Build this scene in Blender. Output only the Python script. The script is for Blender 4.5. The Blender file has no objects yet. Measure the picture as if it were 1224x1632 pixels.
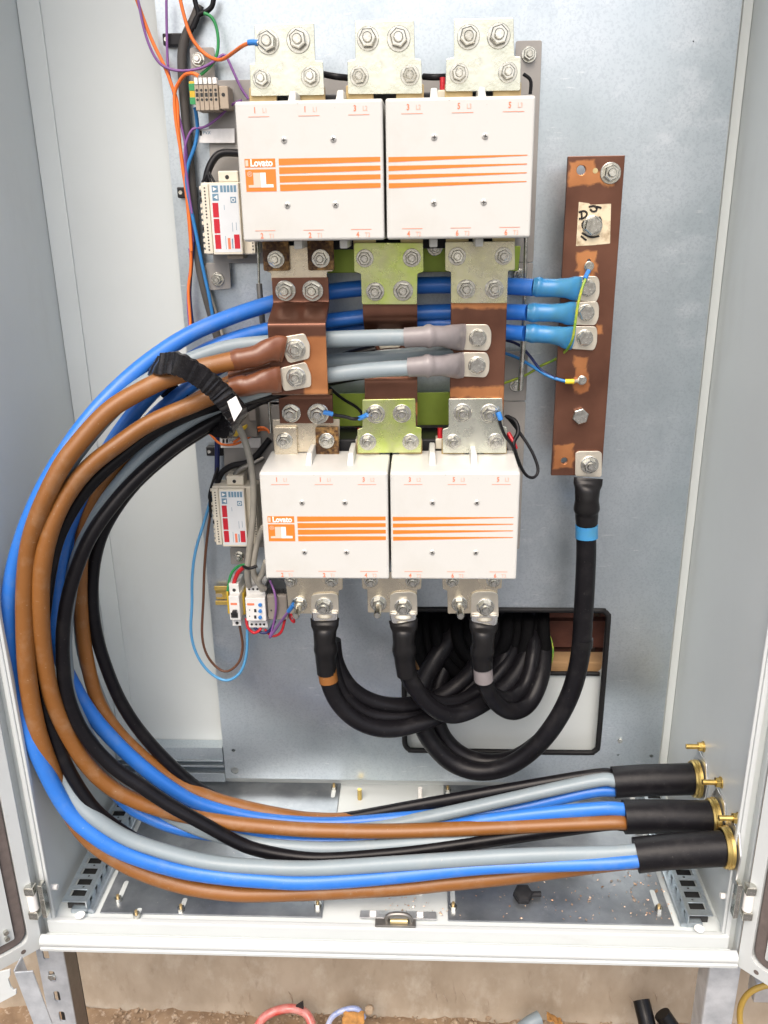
import bpy, bmesh, math, random
from mathutils import Vector, Matrix
random.seed(7)
S = bpy.context.scene
COL = S.collection

# ---------------------------------------------------------------- camera
CAM = Vector((-0.0335, -1.5916, 1.2004)); FPX = 1368.0
YAW, PITCH, ROLL = .0488, -.3425, -.0156
_f = Vector((-math.sin(YAW)*math.cos(PITCH), math.cos(YAW)*math.cos(PITCH), math.sin(PITCH)))
_r0 = Vector((math.cos(YAW), math.sin(YAW), 0)); _u0 = _r0.cross(_f)
_r = math.cos(ROLL)*_r0 + math.sin(ROLL)*_u0; _u = -math.sin(ROLL)*_r0 + math.cos(ROLL)*_u0
cd = bpy.data.cameras.new('camera'); cam = bpy.data.objects.new('camera', cd); COL.objects.link(cam)
cam.matrix_world = Matrix(((_r.x, _u.x, -_f.x, CAM.x), (_r.y, _u.y, -_f.y, CAM.y), (_r.z, _u.z, -_f.z, CAM.z), (0, 0, 0, 1)))
cd.sensor_fit = 'VERTICAL'; cd.sensor_height = 24; cd.lens = 24*FPX/1632; cd.clip_start = .05; cd.clip_end = 500
S.camera = cam
S.render.resolution_x, S.render.resolution_y = 768, 1024

# ---------------------------------------------------------------- light: bright overcast, open side of the cabinet faces the sky
W = bpy.data.worlds.new('World'); S.world = W; W.use_nodes = True
SUN_EL, SUN_AZ = math.radians(54), math.radians(190)      # azimuth clockwise from +Y: behind and to the right of the camera
nt = W.node_tree; bg = nt.nodes['Background']
sky = nt.nodes.new('ShaderNodeTexSky'); sky.sky_type = 'NISHITA'; sky.sun_disc = False
sky.sun_elevation = SUN_EL; sky.sun_rotation = SUN_AZ; sky.air_density = 1.0; sky.dust_density = 6.0; sky.ozone_density = 1.0
nt.links.new(sky.outputs[0], bg.inputs[0]); bg.inputs[1].default_value = .15
sl = bpy.data.lights.new('sun', 'SUN'); so = bpy.data.objects.new('sun', sl); COL.objects.link(so)
sl.energy = 0.65; sl.angle = math.radians(40); sl.color = (1, .98, .955)
sd = Vector((math.sin(SUN_AZ)*math.cos(SUN_EL), math.cos(SUN_AZ)*math.cos(SUN_EL), math.sin(SUN_EL)))
so.rotation_euler = sd.to_track_quat('Z', 'Y').to_euler()
S.view_settings.view_transform = 'Standard'; S.view_settings.look = 'None'
S.view_settings.exposure = 0.85; S.view_settings.gamma = 1.0; S.view_settings.use_curve_mapping = False

# ---------------------------------------------------------------- geometry helpers
def ray(px, py): return (px-612)/FPX*_r - (py-816)/FPX*_u + _f
def at(px, py, Y): d = ray(px, py); return CAM + d*((Y-CAM.y)/d.y)
def atx(px, py, X): d = ray(px, py); return CAM + d*((X-CAM.x)/d.x)
def atz(px, py, Z): d = ray(px, py); return CAM + d*((Z-CAM.z)/d.z)
ZR = {'a': (200, 0, 3.4), 'b': (360, 0, 2.2667), 'c': (240, 200, 5.1), 'd': (400, 360, 2.6609), 'e': (240, 420, 3.825),
      'f': (780, 220, 2.9154), 'g': (380, 620, 2.448), 'h': (280, 640, 3.546), 'i': (400, 880, 2.04), 'l': (0, 1180, 2.914),
      'm': (380, 1180, 2.7818), 'n': (800, 1160, 2.8868), 'o': (1080, 1180, 3.611), 'p': (0, 1380, 6.12)}
def z2(k, x, y): o = ZR[k]; return (o[0]+x/o[2], o[1]+y/o[2])
def zat(k, x, y, Y): return at(*z2(k, x, y), Y)

WL = {}                                             # world origin of every object
def finish(name, me, mat, parent=None, origin=(0, 0, 0), smooth=False):
    o = bpy.data.objects.new(name, me); COL.objects.link(o)
    if mat and not me.materials: me.materials.append(M[mat] if isinstance(mat, str) else mat)
    origin = Vector(origin); WL[o] = origin
    if parent is not None: o.parent = parent; o.location = origin - WL[parent]
    else: o.location = origin
    if smooth:
        for p in me.polygons: p.use_smooth = True
    return o
def tag(o, label, cat, group=None, kind=None):
    if label: o['label'] = label
    if cat: o['category'] = cat
    if group: o['group'] = group
    if kind: o['kind'] = kind
    return o
def empty(name, loc): 
    o = bpy.data.objects.new(name, None); COL.objects.link(o); o.location = loc; o.empty_display_size = .05; WL[o] = Vector(loc); return o
def from_bm(bm, name, mat, parent=None, origin=None, smooth=False, sharp=None):
    if origin is None:
        vs = [v.co for v in bm.verts]
        origin = Vector((sum(v.x for v in vs)/len(vs), sum(v.y for v in vs)/len(vs), min(v.z for v in vs)))
    origin = Vector(origin)
    for v in bm.verts: v.co -= origin
    bmesh.ops.recalc_face_normals(bm, faces=bm.faces)
    me = bpy.data.meshes.new(name); bm.to_mesh(me); bm.free()
    o = finish(name, me, mat, parent, origin, smooth)
    if sharp: me.set_sharp_from_angle(angle=math.radians(sharp))
    return o
def bev(o, w, seg=2):
    m = o.modifiers.new('bevel', 'BEVEL'); m.width = w; m.segments = seg; m.limit_method = 'ANGLE'; m.angle_limit = math.radians(35); return o
def bmbox(bm, lo, hi):
    vs = [bm.verts.new((x, y, z)) for x in (lo[0], hi[0]) for y in (lo[1], hi[1]) for z in (lo[2], hi[2])]
    for f in ((0, 1, 3, 2), (4, 6, 7, 5), (0, 4, 5, 1), (2, 3, 7, 6), (0, 2, 6, 4), (1, 5, 7, 3)): bm.faces.new([vs[i] for i in f])
def box(name, lo, hi, mat, parent=None, b=.001, seg=2):
    bm = bmesh.new(); lo2 = [min(a, c) for a, c in zip(lo, hi)]; hi2 = [max(a, c) for a, c in zip(lo, hi)]
    bmbox(bm, lo2, hi2); o = from_bm(bm, name, mat, parent)
    if b: bev(o, b, seg)
    return o
def roundpoly(pts, r, n=4):
    if r <= 0: return [Vector(p) for p in pts]
    out = []; N = len(pts); pts = [Vector(p) for p in pts]
    for i in range(N):
        p, a, c = pts[i], pts[i-1], pts[(i+1) % N]
        da, dc = (a-p), (c-p); rr = min(r, da.length*.45, dc.length*.45); da.normalize(); dc.normalize()
        A, B = p+da*rr, p+dc*rr
        for k in range(n+1):
            t = k/n; out.append((1-t)**2*A + 2*t*(1-t)*p + t*t*B)
    return out
def circ(cx, cz, r, n=16): return [Vector((cx+r*math.cos(2*math.pi*k/n), cz+r*math.sin(2*math.pi*k/n))) for k in range(n)]
def slab(name, loops, frame, thick, mat, parent=None, bevel=.0006, origin=None):
    """closed 2-D outlines (first outer, the rest holes) laid in a plane frame=(origin, ex, ey, n) and extruded along n by thick"""
    O, ex, ey, n = [Vector(v) for v in frame]
    bm = bmesh.new(); es = []
    for lp in loops:
        vs = [bm.verts.new(O+ex*p[0]+ey*p[1]) for p in lp]
        es += [bm.edges.new((vs[i], vs[(i+1) % len(vs)])) for i in range(len(vs))]
    if len(loops) == 1: bm.faces.new(list(bm.verts))
    else: bmesh.ops.triangle_fill(bm, use_beauty=True, use_dissolve=False, edges=es)
    fs = list(bm.faces)
    if thick:
        g = bmesh.ops.extrude_face_region(bm, geom=fs)
        bmesh.ops.translate(bm, verts=[v for v in g['geom'] if isinstance(v, bmesh.types.BMVert)], vec=n*thick)
    o = from_bm(bm, name, mat, parent, origin)
    if bevel and thick: bev(o, bevel, 2)
    return o
XZ = lambda Y: ((0, Y, 0), (1, 0, 0), (0, 0, 1), (0, -1, 0))       # facing the camera; extrudes towards it
def plate(name, pts, Y, thick, mat, parent=None, r=.003, holes=(), bevel=.0007):
    """pts: list of (X,Z); back face at Y, front at Y-thick"""
    return slab(name, [roundpoly(pts, r)]+list(holes), XZ(Y), thick, mat, parent, bevel)
def zpoly(k, pts, Y): return [(q.x, q.z) for q in (zat(k, x, y, Y) for x, y in pts)]
def catmull(P, n):
    P = [Vector(p) for p in P]; Q = [P[0]*2-P[1]]+P+[P[-1]*2-P[-2]]; out = []
    for i in range(1, len(Q)-2):
        a, b, c, d = Q[i-1:i+3]
        for k in range(n):
            t = k/n
            out.append(.5*((2*b)+(c-a)*t+(2*a-5*b+4*c-d)*t*t+(3*b-a-3*c+d)*t**3))
    out.append(P[-1]); return out
def tube(name, P, r, mat, parent=None, n=6, sides=12, radii=None, flat=False, cap=True, smoothit=2, wob=0):
    """sweep; radii = list of (a,b) at the control points (a across, b towards the camera)"""
    pts = catmull(P, n)
    for _ in range(smoothit if radii is None else 0):
        pts = [pts[0]]+[(pts[i-1]+2*pts[i]+pts[i+1])/4 for i in range(1, len(pts)-1)]+[pts[-1]]
    N = len(pts); tg = [(pts[min(i+1, N-1)]-pts[max(i-1, 0)]).normalized() for i in range(N)]
    if flat: up = Vector((0, -1, 0))
    else:
        up = Vector((0, -1, 0)) if abs(tg[0].y) < .9 else Vector((0, 0, 1))
    bm = bmesh.new(); rings = []; u = up; seed = random.random()*40
    for i in range(N):
        t = tg[i]; u = (up if flat else u); u = (u-t*u.dot(t))
        u.normalize(); a = t.cross(u)
        if radii:
            f = i/n; k = min(int(f), len(radii)-2); s = f-k; s = s*s*(3-2*s)
            ra = radii[k][0]*(1-s)+radii[k+1][0]*s; rb = radii[k][1]*(1-s)+radii[k+1][1]*s
        else: ra = rb = r
        if wob:
            ph = i*.05+seed; q_ = [1+wob*(.9*math.cos(2*(2*math.pi*j/sides)+ph)+.7*math.cos(3*(2*math.pi*j/sides)-ph*1.7)+.8*noise.noise(Vector((i*.33+seed, j*.6, seed)))) for j in range(sides)]
        else: q_ = [1]*sides
        rings.append([bm.verts.new(pts[i]+a*ra*q_[j]*math.cos(2*math.pi*j/sides)+u*rb*q_[j]*math.sin(2*math.pi*j/sides)) for j in range(sides)])
    for i in range(N-1):
        for j in range(sides): bm.faces.new((rings[i][j], rings[i][(j+1) % sides], rings[i+1][(j+1) % sides], rings[i+1][j]))
    if cap: bm.faces.new(rings[0][::-1]); bm.faces.new(rings[-1])
    return from_bm(bm, name, mat, parent, smooth=True, sharp=60)
def lathe(bm, prof, sides, M4=None, phase=0.0):
    """prof: (radius, height) along local -Y (towards the camera)"""
    rings = []
    for rr, h in prof:
        rings.append([bm.verts.new((rr*math.cos(2*math.pi*j/sides+phase), -h, rr*math.sin(2*math.pi*j/sides+phase))) for j in range(sides)])
    for i in range(len(rings)-1):
        for j in range(sides): bm.faces.new((rings[i][j], rings[i][(j+1) % sides], rings[i+1][(j+1) % sides], rings[i+1][j]))
    bm.faces.new(rings[0][::-1]); bm.faces.new(rings[-1])
def mesh_lathe(name, parts, sharp=35):
    bm = bmesh.new()
    for prof, sides, ph in parts: lathe(bm, prof, sides, phase=ph)
    bmesh.ops.recalc_face_normals(bm, faces=bm.faces)
    me = bpy.data.meshes.new(name); bm.to_mesh(me); bm.free()
    for p in me.polygons: p.use_smooth = True
    me.set_sharp_from_angle(angle=math.radians(sharp)); return me
def word(name, s, P, size, mat, parent=None, ex=(1, 0, 0), ey=(0, 0, 1), align='CENTER', bold=0, sx=1.0):
    cu = bpy.data.curves.new('t', 'FONT'); cu.body = s; cu.size = size; cu.align_x = align; cu.align_y = 'CENTER'; cu.offset = bold; cu.extrude = 0; cu.resolution_u = 3
    ob = bpy.data.objects.new('t', cu); me = bpy.data.meshes.new_from_object(ob)
    ex, ey = Vector(ex)*sx, Vector(ey); P = Vector(P)
    for v in me.vertices: v.co = ex*v.co.x+ey*v.co.y
    bpy.data.objects.remove(ob); bpy.data.curves.remove(cu)
    me.materials.clear(); me.name = name
    return finish(name, me, mat, parent, P)

# ---------------------------------------------------------------- materials
M = {}
def mat(name, col, rough=.5, metal=0.0, var=.06, scale=14.0, bump=0.0, bscale=200.0, rvar=.08, spec=.5, col2=None, stretch=(1, 1, 1), coat=0.0, c2w=.5):
    m = bpy.data.materials.new(name); m.use_nodes = True; t = m.node_tree; N = t.nodes; L = t.links; P = N['Principled BSDF']
    P.inputs['Metallic'].default_value = metal; P.inputs['Specular IOR Level'].default_value = spec; P.inputs['Coat Weight'].default_value = coat
    tc = N.new('ShaderNodeTexCoord'); mp = N.new('ShaderNodeMapping'); L.new(tc.outputs['Object'], mp.inputs[0]); mp.inputs['Scale'].default_value = stretch
    mp.inputs['Location'].default_value = (random.random()*5, random.random()*5, random.random()*5)
    nz = N.new('ShaderNodeTexNoise'); nz.inputs['Scale'].default_value = scale; nz.inputs['Detail'].default_value = 6; nz.inputs['Roughness'].default_value = .6; L.new(mp.outputs[0], nz.inputs[0])
    cr = N.new('ShaderNodeValToRGB'); L.new(nz.outputs[0], cr.inputs[0])
    c2 = col2 if col2 else tuple(max(0, c*(1-var*2)) for c in col); c1 = col if col2 else tuple(min(1, c*(1+var)) for c in col)
    e = cr.color_ramp.elements; e[0].position = c2w-.18; e[1].position = c2w+.14; e[0].color = (*c2, 1); e[1].color = (*c1, 1)
    L.new(cr.outputs[0], P.inputs['Base Color'])
    mr = N.new('ShaderNodeMapRange'); L.new(nz.outputs[0], mr.inputs[0]); mr.inputs[3].default_value = max(.02, rough-rvar); mr.inputs[4].default_value = min(1, rough+rvar); L.new(mr.outputs[0], P.inputs['Roughness'])
    if bump:
        n2 = N.new('ShaderNodeTexNoise'); n2.inputs['Scale'].default_value = bscale; n2.inputs['Detail'].default_value = 3; L.new(mp.outputs[0], n2.inputs[0])
        bp = N.new('ShaderNodeBump'); bp.inputs['Strength'].default_value = bump; bp.inputs['Distance'].default_value = .002; L.new(n2.outputs[0], bp.inputs['Height']); L.new(bp.outputs[0], P.inputs['Normal'])
    M[name] = m; return m
mat('paint', (.60, .64, .632), .42, 0, .02, 3, .04, 500)
mat('frame_paint', (.545, .575, .57), .35, 0, .02, 4, .03, 500)
mat('galvanised', (.61, .67, .715), .35, .88, .10, 6, .04, 90, .10, col2=(.52, .59, .63))
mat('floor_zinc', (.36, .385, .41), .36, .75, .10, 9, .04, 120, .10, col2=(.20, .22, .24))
mat('bright_zinc', (.72, .73, .73), .32, .85, .1, 40, .06, 300, .1, col2=(.5, .51, .51))
mat('spangle', (.62, .65, .68), .45, .5, .15, 25, .15, 60, .1, col2=(.42, .45, .48))
mat('bolt', (.74, .73, .67), .25, 1.0, .12, 120, .05, 900, .1, col2=(.48, .47, .42))
mat('steel_dark', (.25, .24, .22), .4, .8, .1, 40)
mat('base_grey', (.33, .315, .295), .5, .1, .05, 12, .03, 300)
mat('ivory', (.58, .58, .55), .38, 0, .03, 9, .04, 300, col2=(.53, .52, .475), c2w=.34)
mat('screw_zinc', (.62, .61, .57), .38, .4, .1, 200)
mat('ivory_dusty', (.76, .735, .68), .55, 0, .03, 12, .05, 300, col2=(.56, .53, .48), c2w=.45)
mat('slot_dark', (.02, .02, .02), .6)
mat('black_plastic', (.025, .025, .027), .45, 0, .1, 20, spec=.22)
mat('orange', (.90, .20, .025), .4, 0, .02, 30)
mat('orange_pale', (.82, .22, .11), .4, 0, .02, 30)
mat('pink', (.93, .52, .42), .4, 0, .02, 30)
mat('orange_faint', (.80, .40, .29), .4, 0, .02, 30)
mat('white_print', (.86, .84, .80), .4, 0, .01)
mat('yellow_zinc', (.68, .68, .34), .25, .9, .1, 16, .10, 120, .14, col2=(.60, .58, .46))
mat('green_zinc', (.56, .72, .12), .25, .88, .1, 14, .10, 120, .14, col2=(.64, .66, .38))
mat('lime_plate', (.38, .52, .07), .35, .35, .1, 10, .05, 200)
mat('beige_zinc', (.80, .71, .55), .27, .88, .1, 18, .10, 120, .14, col2=(.64, .58, .46))
mat('pale_zinc', (.72, .73, .64), .26, .9, .1, 14, .10, 120, .14, col2=(.58, .60, .50))
mat('tongue_brass', (.55, .43, .22), .45, .6, .1, 20, .08, 300, .1, col2=(.40, .28, .13))
mat('tongue_burnt', (.46, .27, .09), .55, .35, .1, 150, .6, 300, .1, col2=(.055, .022, .010), c2w=.56)
mat('tongue_gold', (.60, .50, .26), .42, .6, .1, 20, .05, 300, .1)
mat('tin', (.76, .71, .60), .30, .7, .06, 25, .05, 200, .1, col2=(.64, .60, .50))
mat('tin_shiny', (.75, .74, .72), .15, .95, .05, 30)
mat('brass', (.62, .45, .15), .34, .95, .08, 40, .03, 300, .08)
mat('blue_core', (.026, .165, .58), .36, 0, .05, 6, .04, 700, .06)
mat('grey_core', (.235, .285, .31), .40, 0, .04, 6, .04, 700, .06)
mat('brown_core', (.235, .092, .020), .42, 0, .05, 6, .04, 700, .06)
mat('black_core', (.006, .0055, .007), .32, 0, .1, 6, .05, 500, .06, spec=.22)
mat('sheath', (.0065, .006, .0075), .40, 0, .1, 30, .10, 250, .08, stretch=(.4, 1, 1), spec=.22)
mat('blue_sleeve', (.035, .235, .53), .33, 0, .08, 30, .08, 120, .08, col2=(.06, .23, .38))
mat('grey_sleeve', (.25, .225, .225), .40, 0, .05, 30, .05, 200)
mat('brown_sleeve', (.165, .058, .026), .33, 0, .08, 20, .08, 120)
mat('black_sleeve', (.010, .0095, .010), .30, 0, .08, 30, .10, 90, spec=.22)
mat('tape', (.010, .0095, .011), .26, 0, .15, 60, .9, 55, .1, coat=.2, spec=.22)
mat('white_paper', (.80, .79, .77), .6, 0, .05, 60)
mat('aged_label', (.70, .60, .42), .5, 0, .1, 60, col2=(.20, .11, .04), c2w=.40)
mat('ink', (.012, .01, .01), .5)
mat('rubber', (.012, .012, .013), .55, 0, .1, 20, spec=.22)
mat('gasket', (.13, .105, .095), .8, 0, .1, 50, .15, 400)
mat('module', (.70, .655, .545), .5, 0, .05, 30, .03, 300, col2=(.60, .56, .46), c2w=.38)
mat('module_label', (.66, .69, .71), .35, 0, .02, 30)
mat('module_white', (.75, .75, .73), .42, 0, .03, 30)
mat('red_print', (.52, .014, .03), .35, 0, .03, 30)
mat('slate_print', (.14, .26, .36), .4, 0, .03, 30)
mat('terminal_tan', (.40, .33, .25), .5, 0, .05, 30)
mat('relay_grey', (.24, .215, .19), .5, 0, .08, 30)
mat('din_yellow', (.58, .42, .12), .4, .6, .1, 30)
mat('wire_orange', (.85, .19, .035), .45)
mat('wire_red', (.55, .02, .03), .4)
mat('wire_purple', (.24, .10, .32), .45)
mat('wire_blue', (.03, .20, .50), .4)
mat('wire_skyblue', (.10, .34, .62), .4)
mat('wire_navy', (.012, .02, .10), .4)
mat('wire_brown', (.12, .05, .025), .45)
mat('wire_green', (.03, .28, .08), .4)
mat('wire_greenyellow', (.10, .32, .05), .4, 0, .1, 60, col2=(.50, .48, .04), c2w=.5)
mat('wire_black', (.012, .012, .014), .4, spec=.22)
mat('conduit_grey', (.085, .08, .075), .45, spec=.22)
mat('cable_grey', (.36, .34, .29), .5, 0, .08, 30, .05, 300)
mat('ferrule_blue', (.04, .22, .62), .35)
mat('ferrule_yellow', (.75, .55, .03), .4)
mat('yellow_plastic', (.62, .42, .03), .4)
mat('green_plastic', (.04, .30, .10), .4)
mat('concrete', (.40, .335, .255), .9, 0, .12, 9, .5, 60, .05, col2=(.29, .235, .17), stretch=(1, 1, .5), c2w=.47)
mat('soil', (.33, .23, .14), .95, 0, .2, 12, .9, 45, .03, col2=(.19, .125, .075))
mat('gouge', (.36, .29, .22), .95, 0, .1, 30)
mat('yard', (.17, .168, .165), .9, 0, .15, 3, .3, 60, .05, col2=(.12, .118, .116))
mat('coil_shaded_black', (.003, .003, .0035), .75, 0, .1, 6, .05, 500, .06, spec=.06)  # cable black taken darker and duller: the cut-out's shade is in this colour
mat('pebble', (.42, .32, .22), .9, 0, .2, 30, .3, 80, .05, col2=(.26, .18, .11))
mat('brick_dark', (.12, .045, .03), .85, 0, .2, 20, .4, 100)
mat('mortar', (.16, .12, .09), .95, 0, .2, 20, .4, 100)
mat('timber', (.50, .31, .15), .7, 0, .15, 8, .1, 80, stretch=(.3, 1, 6))
mat('red_film', (.55, .04, .03), .3, 0, .25, 25, .4, 30, coat=.3, col2=(.62, .28, .25))
mat('blue_film', (.22, .30, .60), .3, 0, .25, 25, .4, 30, coat=.3, col2=(.6, .62, .68))
mat('hose_yellow', (.50, .33, .07), .45)
mat('leaf_dry', (.45, .22, .06), .8, 0, .2, 60)
mat('swarf', (.60, .33, .18), .35, .7, .2, 90, col2=(.7, .6, .5))
mat('copper_edge', (.20, .075, .045), .45, .5, .1, 20)
def overlay(name, col, amount, scale, lo, hi, stretch=(1, 1, 1), detail=8, rough=None):
    """second layer of marks with a shape of their own (dust, smears, spangle) over a material"""
    m = M[name]; t = m.node_tree; N = t.nodes; L = t.links; P = N['Principled BSDF']
    src = P.inputs['Base Color'].links[0].from_socket
    tc = N.new('ShaderNodeTexCoord'); mp = N.new('ShaderNodeMapping'); mp.inputs['Scale'].default_value = stretch; mp.inputs['Location'].default_value = (random.random()*9, random.random()*9, 0); L.new(tc.outputs['Object'], mp.inputs[0])
    nz = N.new('ShaderNodeTexNoise'); nz.inputs['Scale'].default_value = scale; nz.inputs['Detail'].default_value = detail; nz.inputs['Roughness'].default_value = .65; L.new(mp.outputs[0], nz.inputs[0])
    k = N.new('ShaderNodeMapRange'); L.new(nz.outputs[0], k.inputs[0]); k.inputs[1].default_value = lo; k.inputs[2].default_value = hi; k.inputs[4].default_value = amount
    mx = N.new('ShaderNodeMix'); mx.data_type = 'RGBA'; L.new(k.outputs[0], mx.inputs[0]); L.new(src, mx.inputs[6]); mx.inputs[7].default_value = (*col, 1); L.new(mx.outputs[2], P.inputs['Base Color'])
    if rough is not None:
        rs = P.inputs['Roughness'].links[0].from_socket; r2 = N.new('ShaderNodeMix'); L.new(k.outputs[0], r2.inputs[0]); L.new(rs, r2.inputs[2]); r2.inputs[3].default_value = rough; L.new(r2.outputs[0], P.inputs['Roughness'])
overlay('galvanised', (.34, .41, .47), .85, 3.2, .50, .70, (1, 1, .55), 10, .24)
overlay('galvanised', (.80, .83, .87), .55, 5.5, .56, .70, (1, 1, 1.4), 10, .5)
overlay('galvanised', (.86, .88, .9), .5, 70, .66, .74, (.25, 1, 1.6), 3)
overlay('tongue_burnt', (.05, .022, .012), .9, 30, .44, .60, (1, 1, 1), 8)
overlay('galvanised', (.44, .50, .55), .40, 240, .50, .60, (1, 1, 1), 2)
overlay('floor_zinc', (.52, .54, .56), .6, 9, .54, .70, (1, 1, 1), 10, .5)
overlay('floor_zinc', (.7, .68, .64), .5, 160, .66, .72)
overlay('paint', (.46, .47, .46), .45, 4.5, .58, .80, (1, 1, .4), 10)
overlay('paint', (.40, .39, .37), .5, 120, .72, .78)
overlay('frame_paint', (.42, .41, .38), .45, 30, .62, .80, (.3, 1, 1), 8)
for nm, dc in (('blue_core', (.16, .26, .45)), ('brown_core', (.36, .26, .17)), ('grey_core', (.36, .37, .36)), ('black_core', (.07, .065, .06)), ('sheath', (.10, .095, .09))):
    bk = nm in ('black_core', 'sheath'); overlay(nm, dc, .14 if bk else .36, 26, .52, .78, (1, 1, 1), 10, .6); overlay(nm, dc, .4 if bk else .7, 190, .68, .76, (1, 1, 1), 2, .7)
overlay('concrete', (.50, .45, .37), .6, 12, .52, .68, (1, 1, .6), 10)
overlay('concrete', (.20, .15, .105), .6, 26, .58, .72, (1, 1, .35), 10)
overlay('soil', (.55, .46, .36), .7, 60, .55, .66, (1, 1, 1), 8)
overlay('ivory', (.50, .47, .42), .45, 16, .60, .82, (1, 1, .6), 10)
overlay('ivory', (.34, .31, .27), .55, 130, .72, .78, (1, 1, 1), 2)
overlay('green_zinc', (.70, .68, .50), .55, 14, .40, .74, (1, 1, 1), 8, .42)
overlay('pale_zinc', (.42, .42, .38), .6, 40, .58, .72, (1, 1, 1), 8)
overlay('yellow_zinc', (.78, .74, .62), .6, 14, .40, .74, (1, 1, 1), 8, .42)
overlay('beige_zinc', (.45, .42, .36), .5, 40, .58, .74, (1, 1, 1), 8)
def copper(name, patches, dark=(.11, .048, .032), mid=(.215, .098, .062), bright=(.64, .28, .11), wob=.018):
    """oxidised copper with bare scraped patches; patches = (x,z,half w,half h) in the object's own metres"""
    m = bpy.data.materials.new(name); m.use_nodes = True; t = m.node_tree; N = t.nodes; L = t.links; P = N['Principled BSDF']
    tc = N.new('ShaderNodeTexCoord'); nz = N.new('ShaderNodeTexNoise'); nz.inputs['Scale'].default_value = 45; nz.inputs['Detail'].default_value = 5; L.new(tc.outputs['Object'], nz.inputs[0])
    n1 = N.new('ShaderNodeTexNoise'); n1.inputs['Scale'].default_value = 9; n1.inputs['Detail'].default_value = 8; L.new(tc.outputs['Object'], n1.inputs[0])
    cr = N.new('ShaderNodeValToRGB'); e = cr.color_ramp.elements; e[0].position = .33; e[1].position = .68; e[0].color = (*dark, 1); e[1].color = (*mid, 1); L.new(n1.outputs[0], cr.inputs[0])
    sub = N.new('ShaderNodeVectorMath'); sub.operation = 'SUBTRACT'; L.new(nz.outputs[1], sub.inputs[0]); sub.inputs[1].default_value = (.5, .5, .5)
    sc = N.new('ShaderNodeVectorMath'); sc.operation = 'SCALE'; L.new(sub.outputs[0], sc.inputs[0]); sc.inputs['Scale'].default_value = wob*2
    ad = N.new('ShaderNodeVectorMath'); ad.operation = 'ADD'; L.new(tc.outputs['Object'], ad.inputs[0]); L.new(sc.outputs[0], ad.inputs[1])
    sp = N.new('ShaderNodeSeparateXYZ'); L.new(ad.outputs[0], sp.inputs[0])
    def mth(op, a, b=None):
        n = N.new('ShaderNodeMath'); n.operation = op
        for i, v in enumerate((a, b)):
            if v is None: continue
            if hasattr(v, 'links'): L.new(v, n.inputs[i])
            else: n.inputs[i].default_value = v
        return n.outputs[0]
    acc = None
    for (x, z, w, h) in patches:
        dx = mth('SUBTRACT', mth('ABSOLUTE', mth('SUBTRACT', sp.outputs[0], x)), w); dz = mth('SUBTRACT', mth('ABSOLUTE', mth('SUBTRACT', sp.outputs[2], z)), h)
        d = mth('MAXIMUM', dx, dz); k = N.new('ShaderNodeMapRange'); L.new(d, k.inputs[0]); k.inputs[1].default_value = .002; k.inputs[2].default_value = -.002
        acc = k.outputs[0] if acc is None else mth('MAXIMUM', acc, k.outputs[0])
    br = N.new('ShaderNodeValToRGB'); e = br.color_ramp.elements; e[0].position = .3; e[1].position = .6; e[0].color = (bright[0]*.6, bright[1]*.5, bright[2]*.5, 1); e[1].color = (*bright, 1); L.new(n1.outputs[0], br.inputs[0])
    mx = N.new('ShaderNodeMix'); mx.data_type = 'RGBA'; L.new(cr.outputs[0], mx.inputs[6]); L.new(br.outputs[0], mx.inputs[7])
    if acc is None: mx.inputs[0].default_value = 0
    else: L.new(mth('MULTIPLY', acc, .92), mx.inputs[0])
    L.new(mx.outputs[2], P.inputs['Base Color']); P.inputs['Metallic'].default_value = .72; rg = N.new('ShaderNodeMapRange'); L.new(n1.outputs[0], rg.inputs[0]); rg.inputs[3].default_value = .25; rg.inputs[4].default_value = .5; L.new(rg.outputs[0], P.inputs['Roughness'])
    bp = N.new('ShaderNodeBump'); bp.inputs['Strength'].default_value = .06; bp.inputs['Distance'].default_value = .002; L.new(nz.outputs[0], bp.inputs['Height']); L.new(bp.outputs[0], P.inputs['Normal'])
    M[name] = m; return m

# ---------------------------------------------------------------- shared fasteners
HEX = math.pi/6
ME_WASHER = mesh_lathe('washer', [([(.0137, 0), (.0137, .0018), (.0130, .0023)], 24, 0)])
ME_NUT = mesh_lathe('nut', [([(.0100, 0), (.0110, .0006), (.0110, .0085), (.0096, .0098), (.0066, .0098)], 6, HEX), ], 25)
ME_STUD = mesh_lathe('stud', [([(.0060, 0), (.0060, .0150), (.0050, .0163)], 14, 0)])
ME_LONG = mesh_lathe('stud', [([(.0062, 0), (.0062, .0480), (.0050, .0500)], 14, 0)])
ME_HEAD = mesh_lathe('bolt_head', [([(.0124, 0), (.0127, .0006), (.0127, .0068), (.0113, .0080), (.0060, .0080)], 6, HEX)], 25)
ME_SCREW = mesh_lathe('screw', [([(.0042, 0), (.0042, .0007), (.0030, .0016), (.0012, .0019)], 16, 0)])
ME_CROSS = None
for me in (ME_WASHER, ME_NUT, ME_STUD, ME_LONG, ME_HEAD): me.materials.append(M['bolt'])
ME_SCREW.materials.append(M['screw_zinc'])
def inst(name, me, parent, P, s=1.0, roty=0.0, tilt=0.0):
    o = bpy.data.objects.new(name, me); COL.objects.link(o); P = Vector(P); WL[o] = P
    o.parent = parent; o.location = P-WL[parent]; o.scale = (s, s, s); o.rotation_euler = (tilt, roty, 0); return o
def nut(parent, P, s=1.0, long=False, tilt=None):
    P = Vector(P); a = random.random()*2; t = random.uniform(-.04, .04) if tilt is None else tilt
    inst('washer', ME_WASHER, parent, P, s*random.uniform(.98, 1.08), a)
    inst('nut', ME_NUT, parent, P+Vector((0, -.0022*s, 0)), s, a, t)
    inst('stud', ME_LONG if long else ME_STUD, parent, P, s, 0, t)
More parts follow.
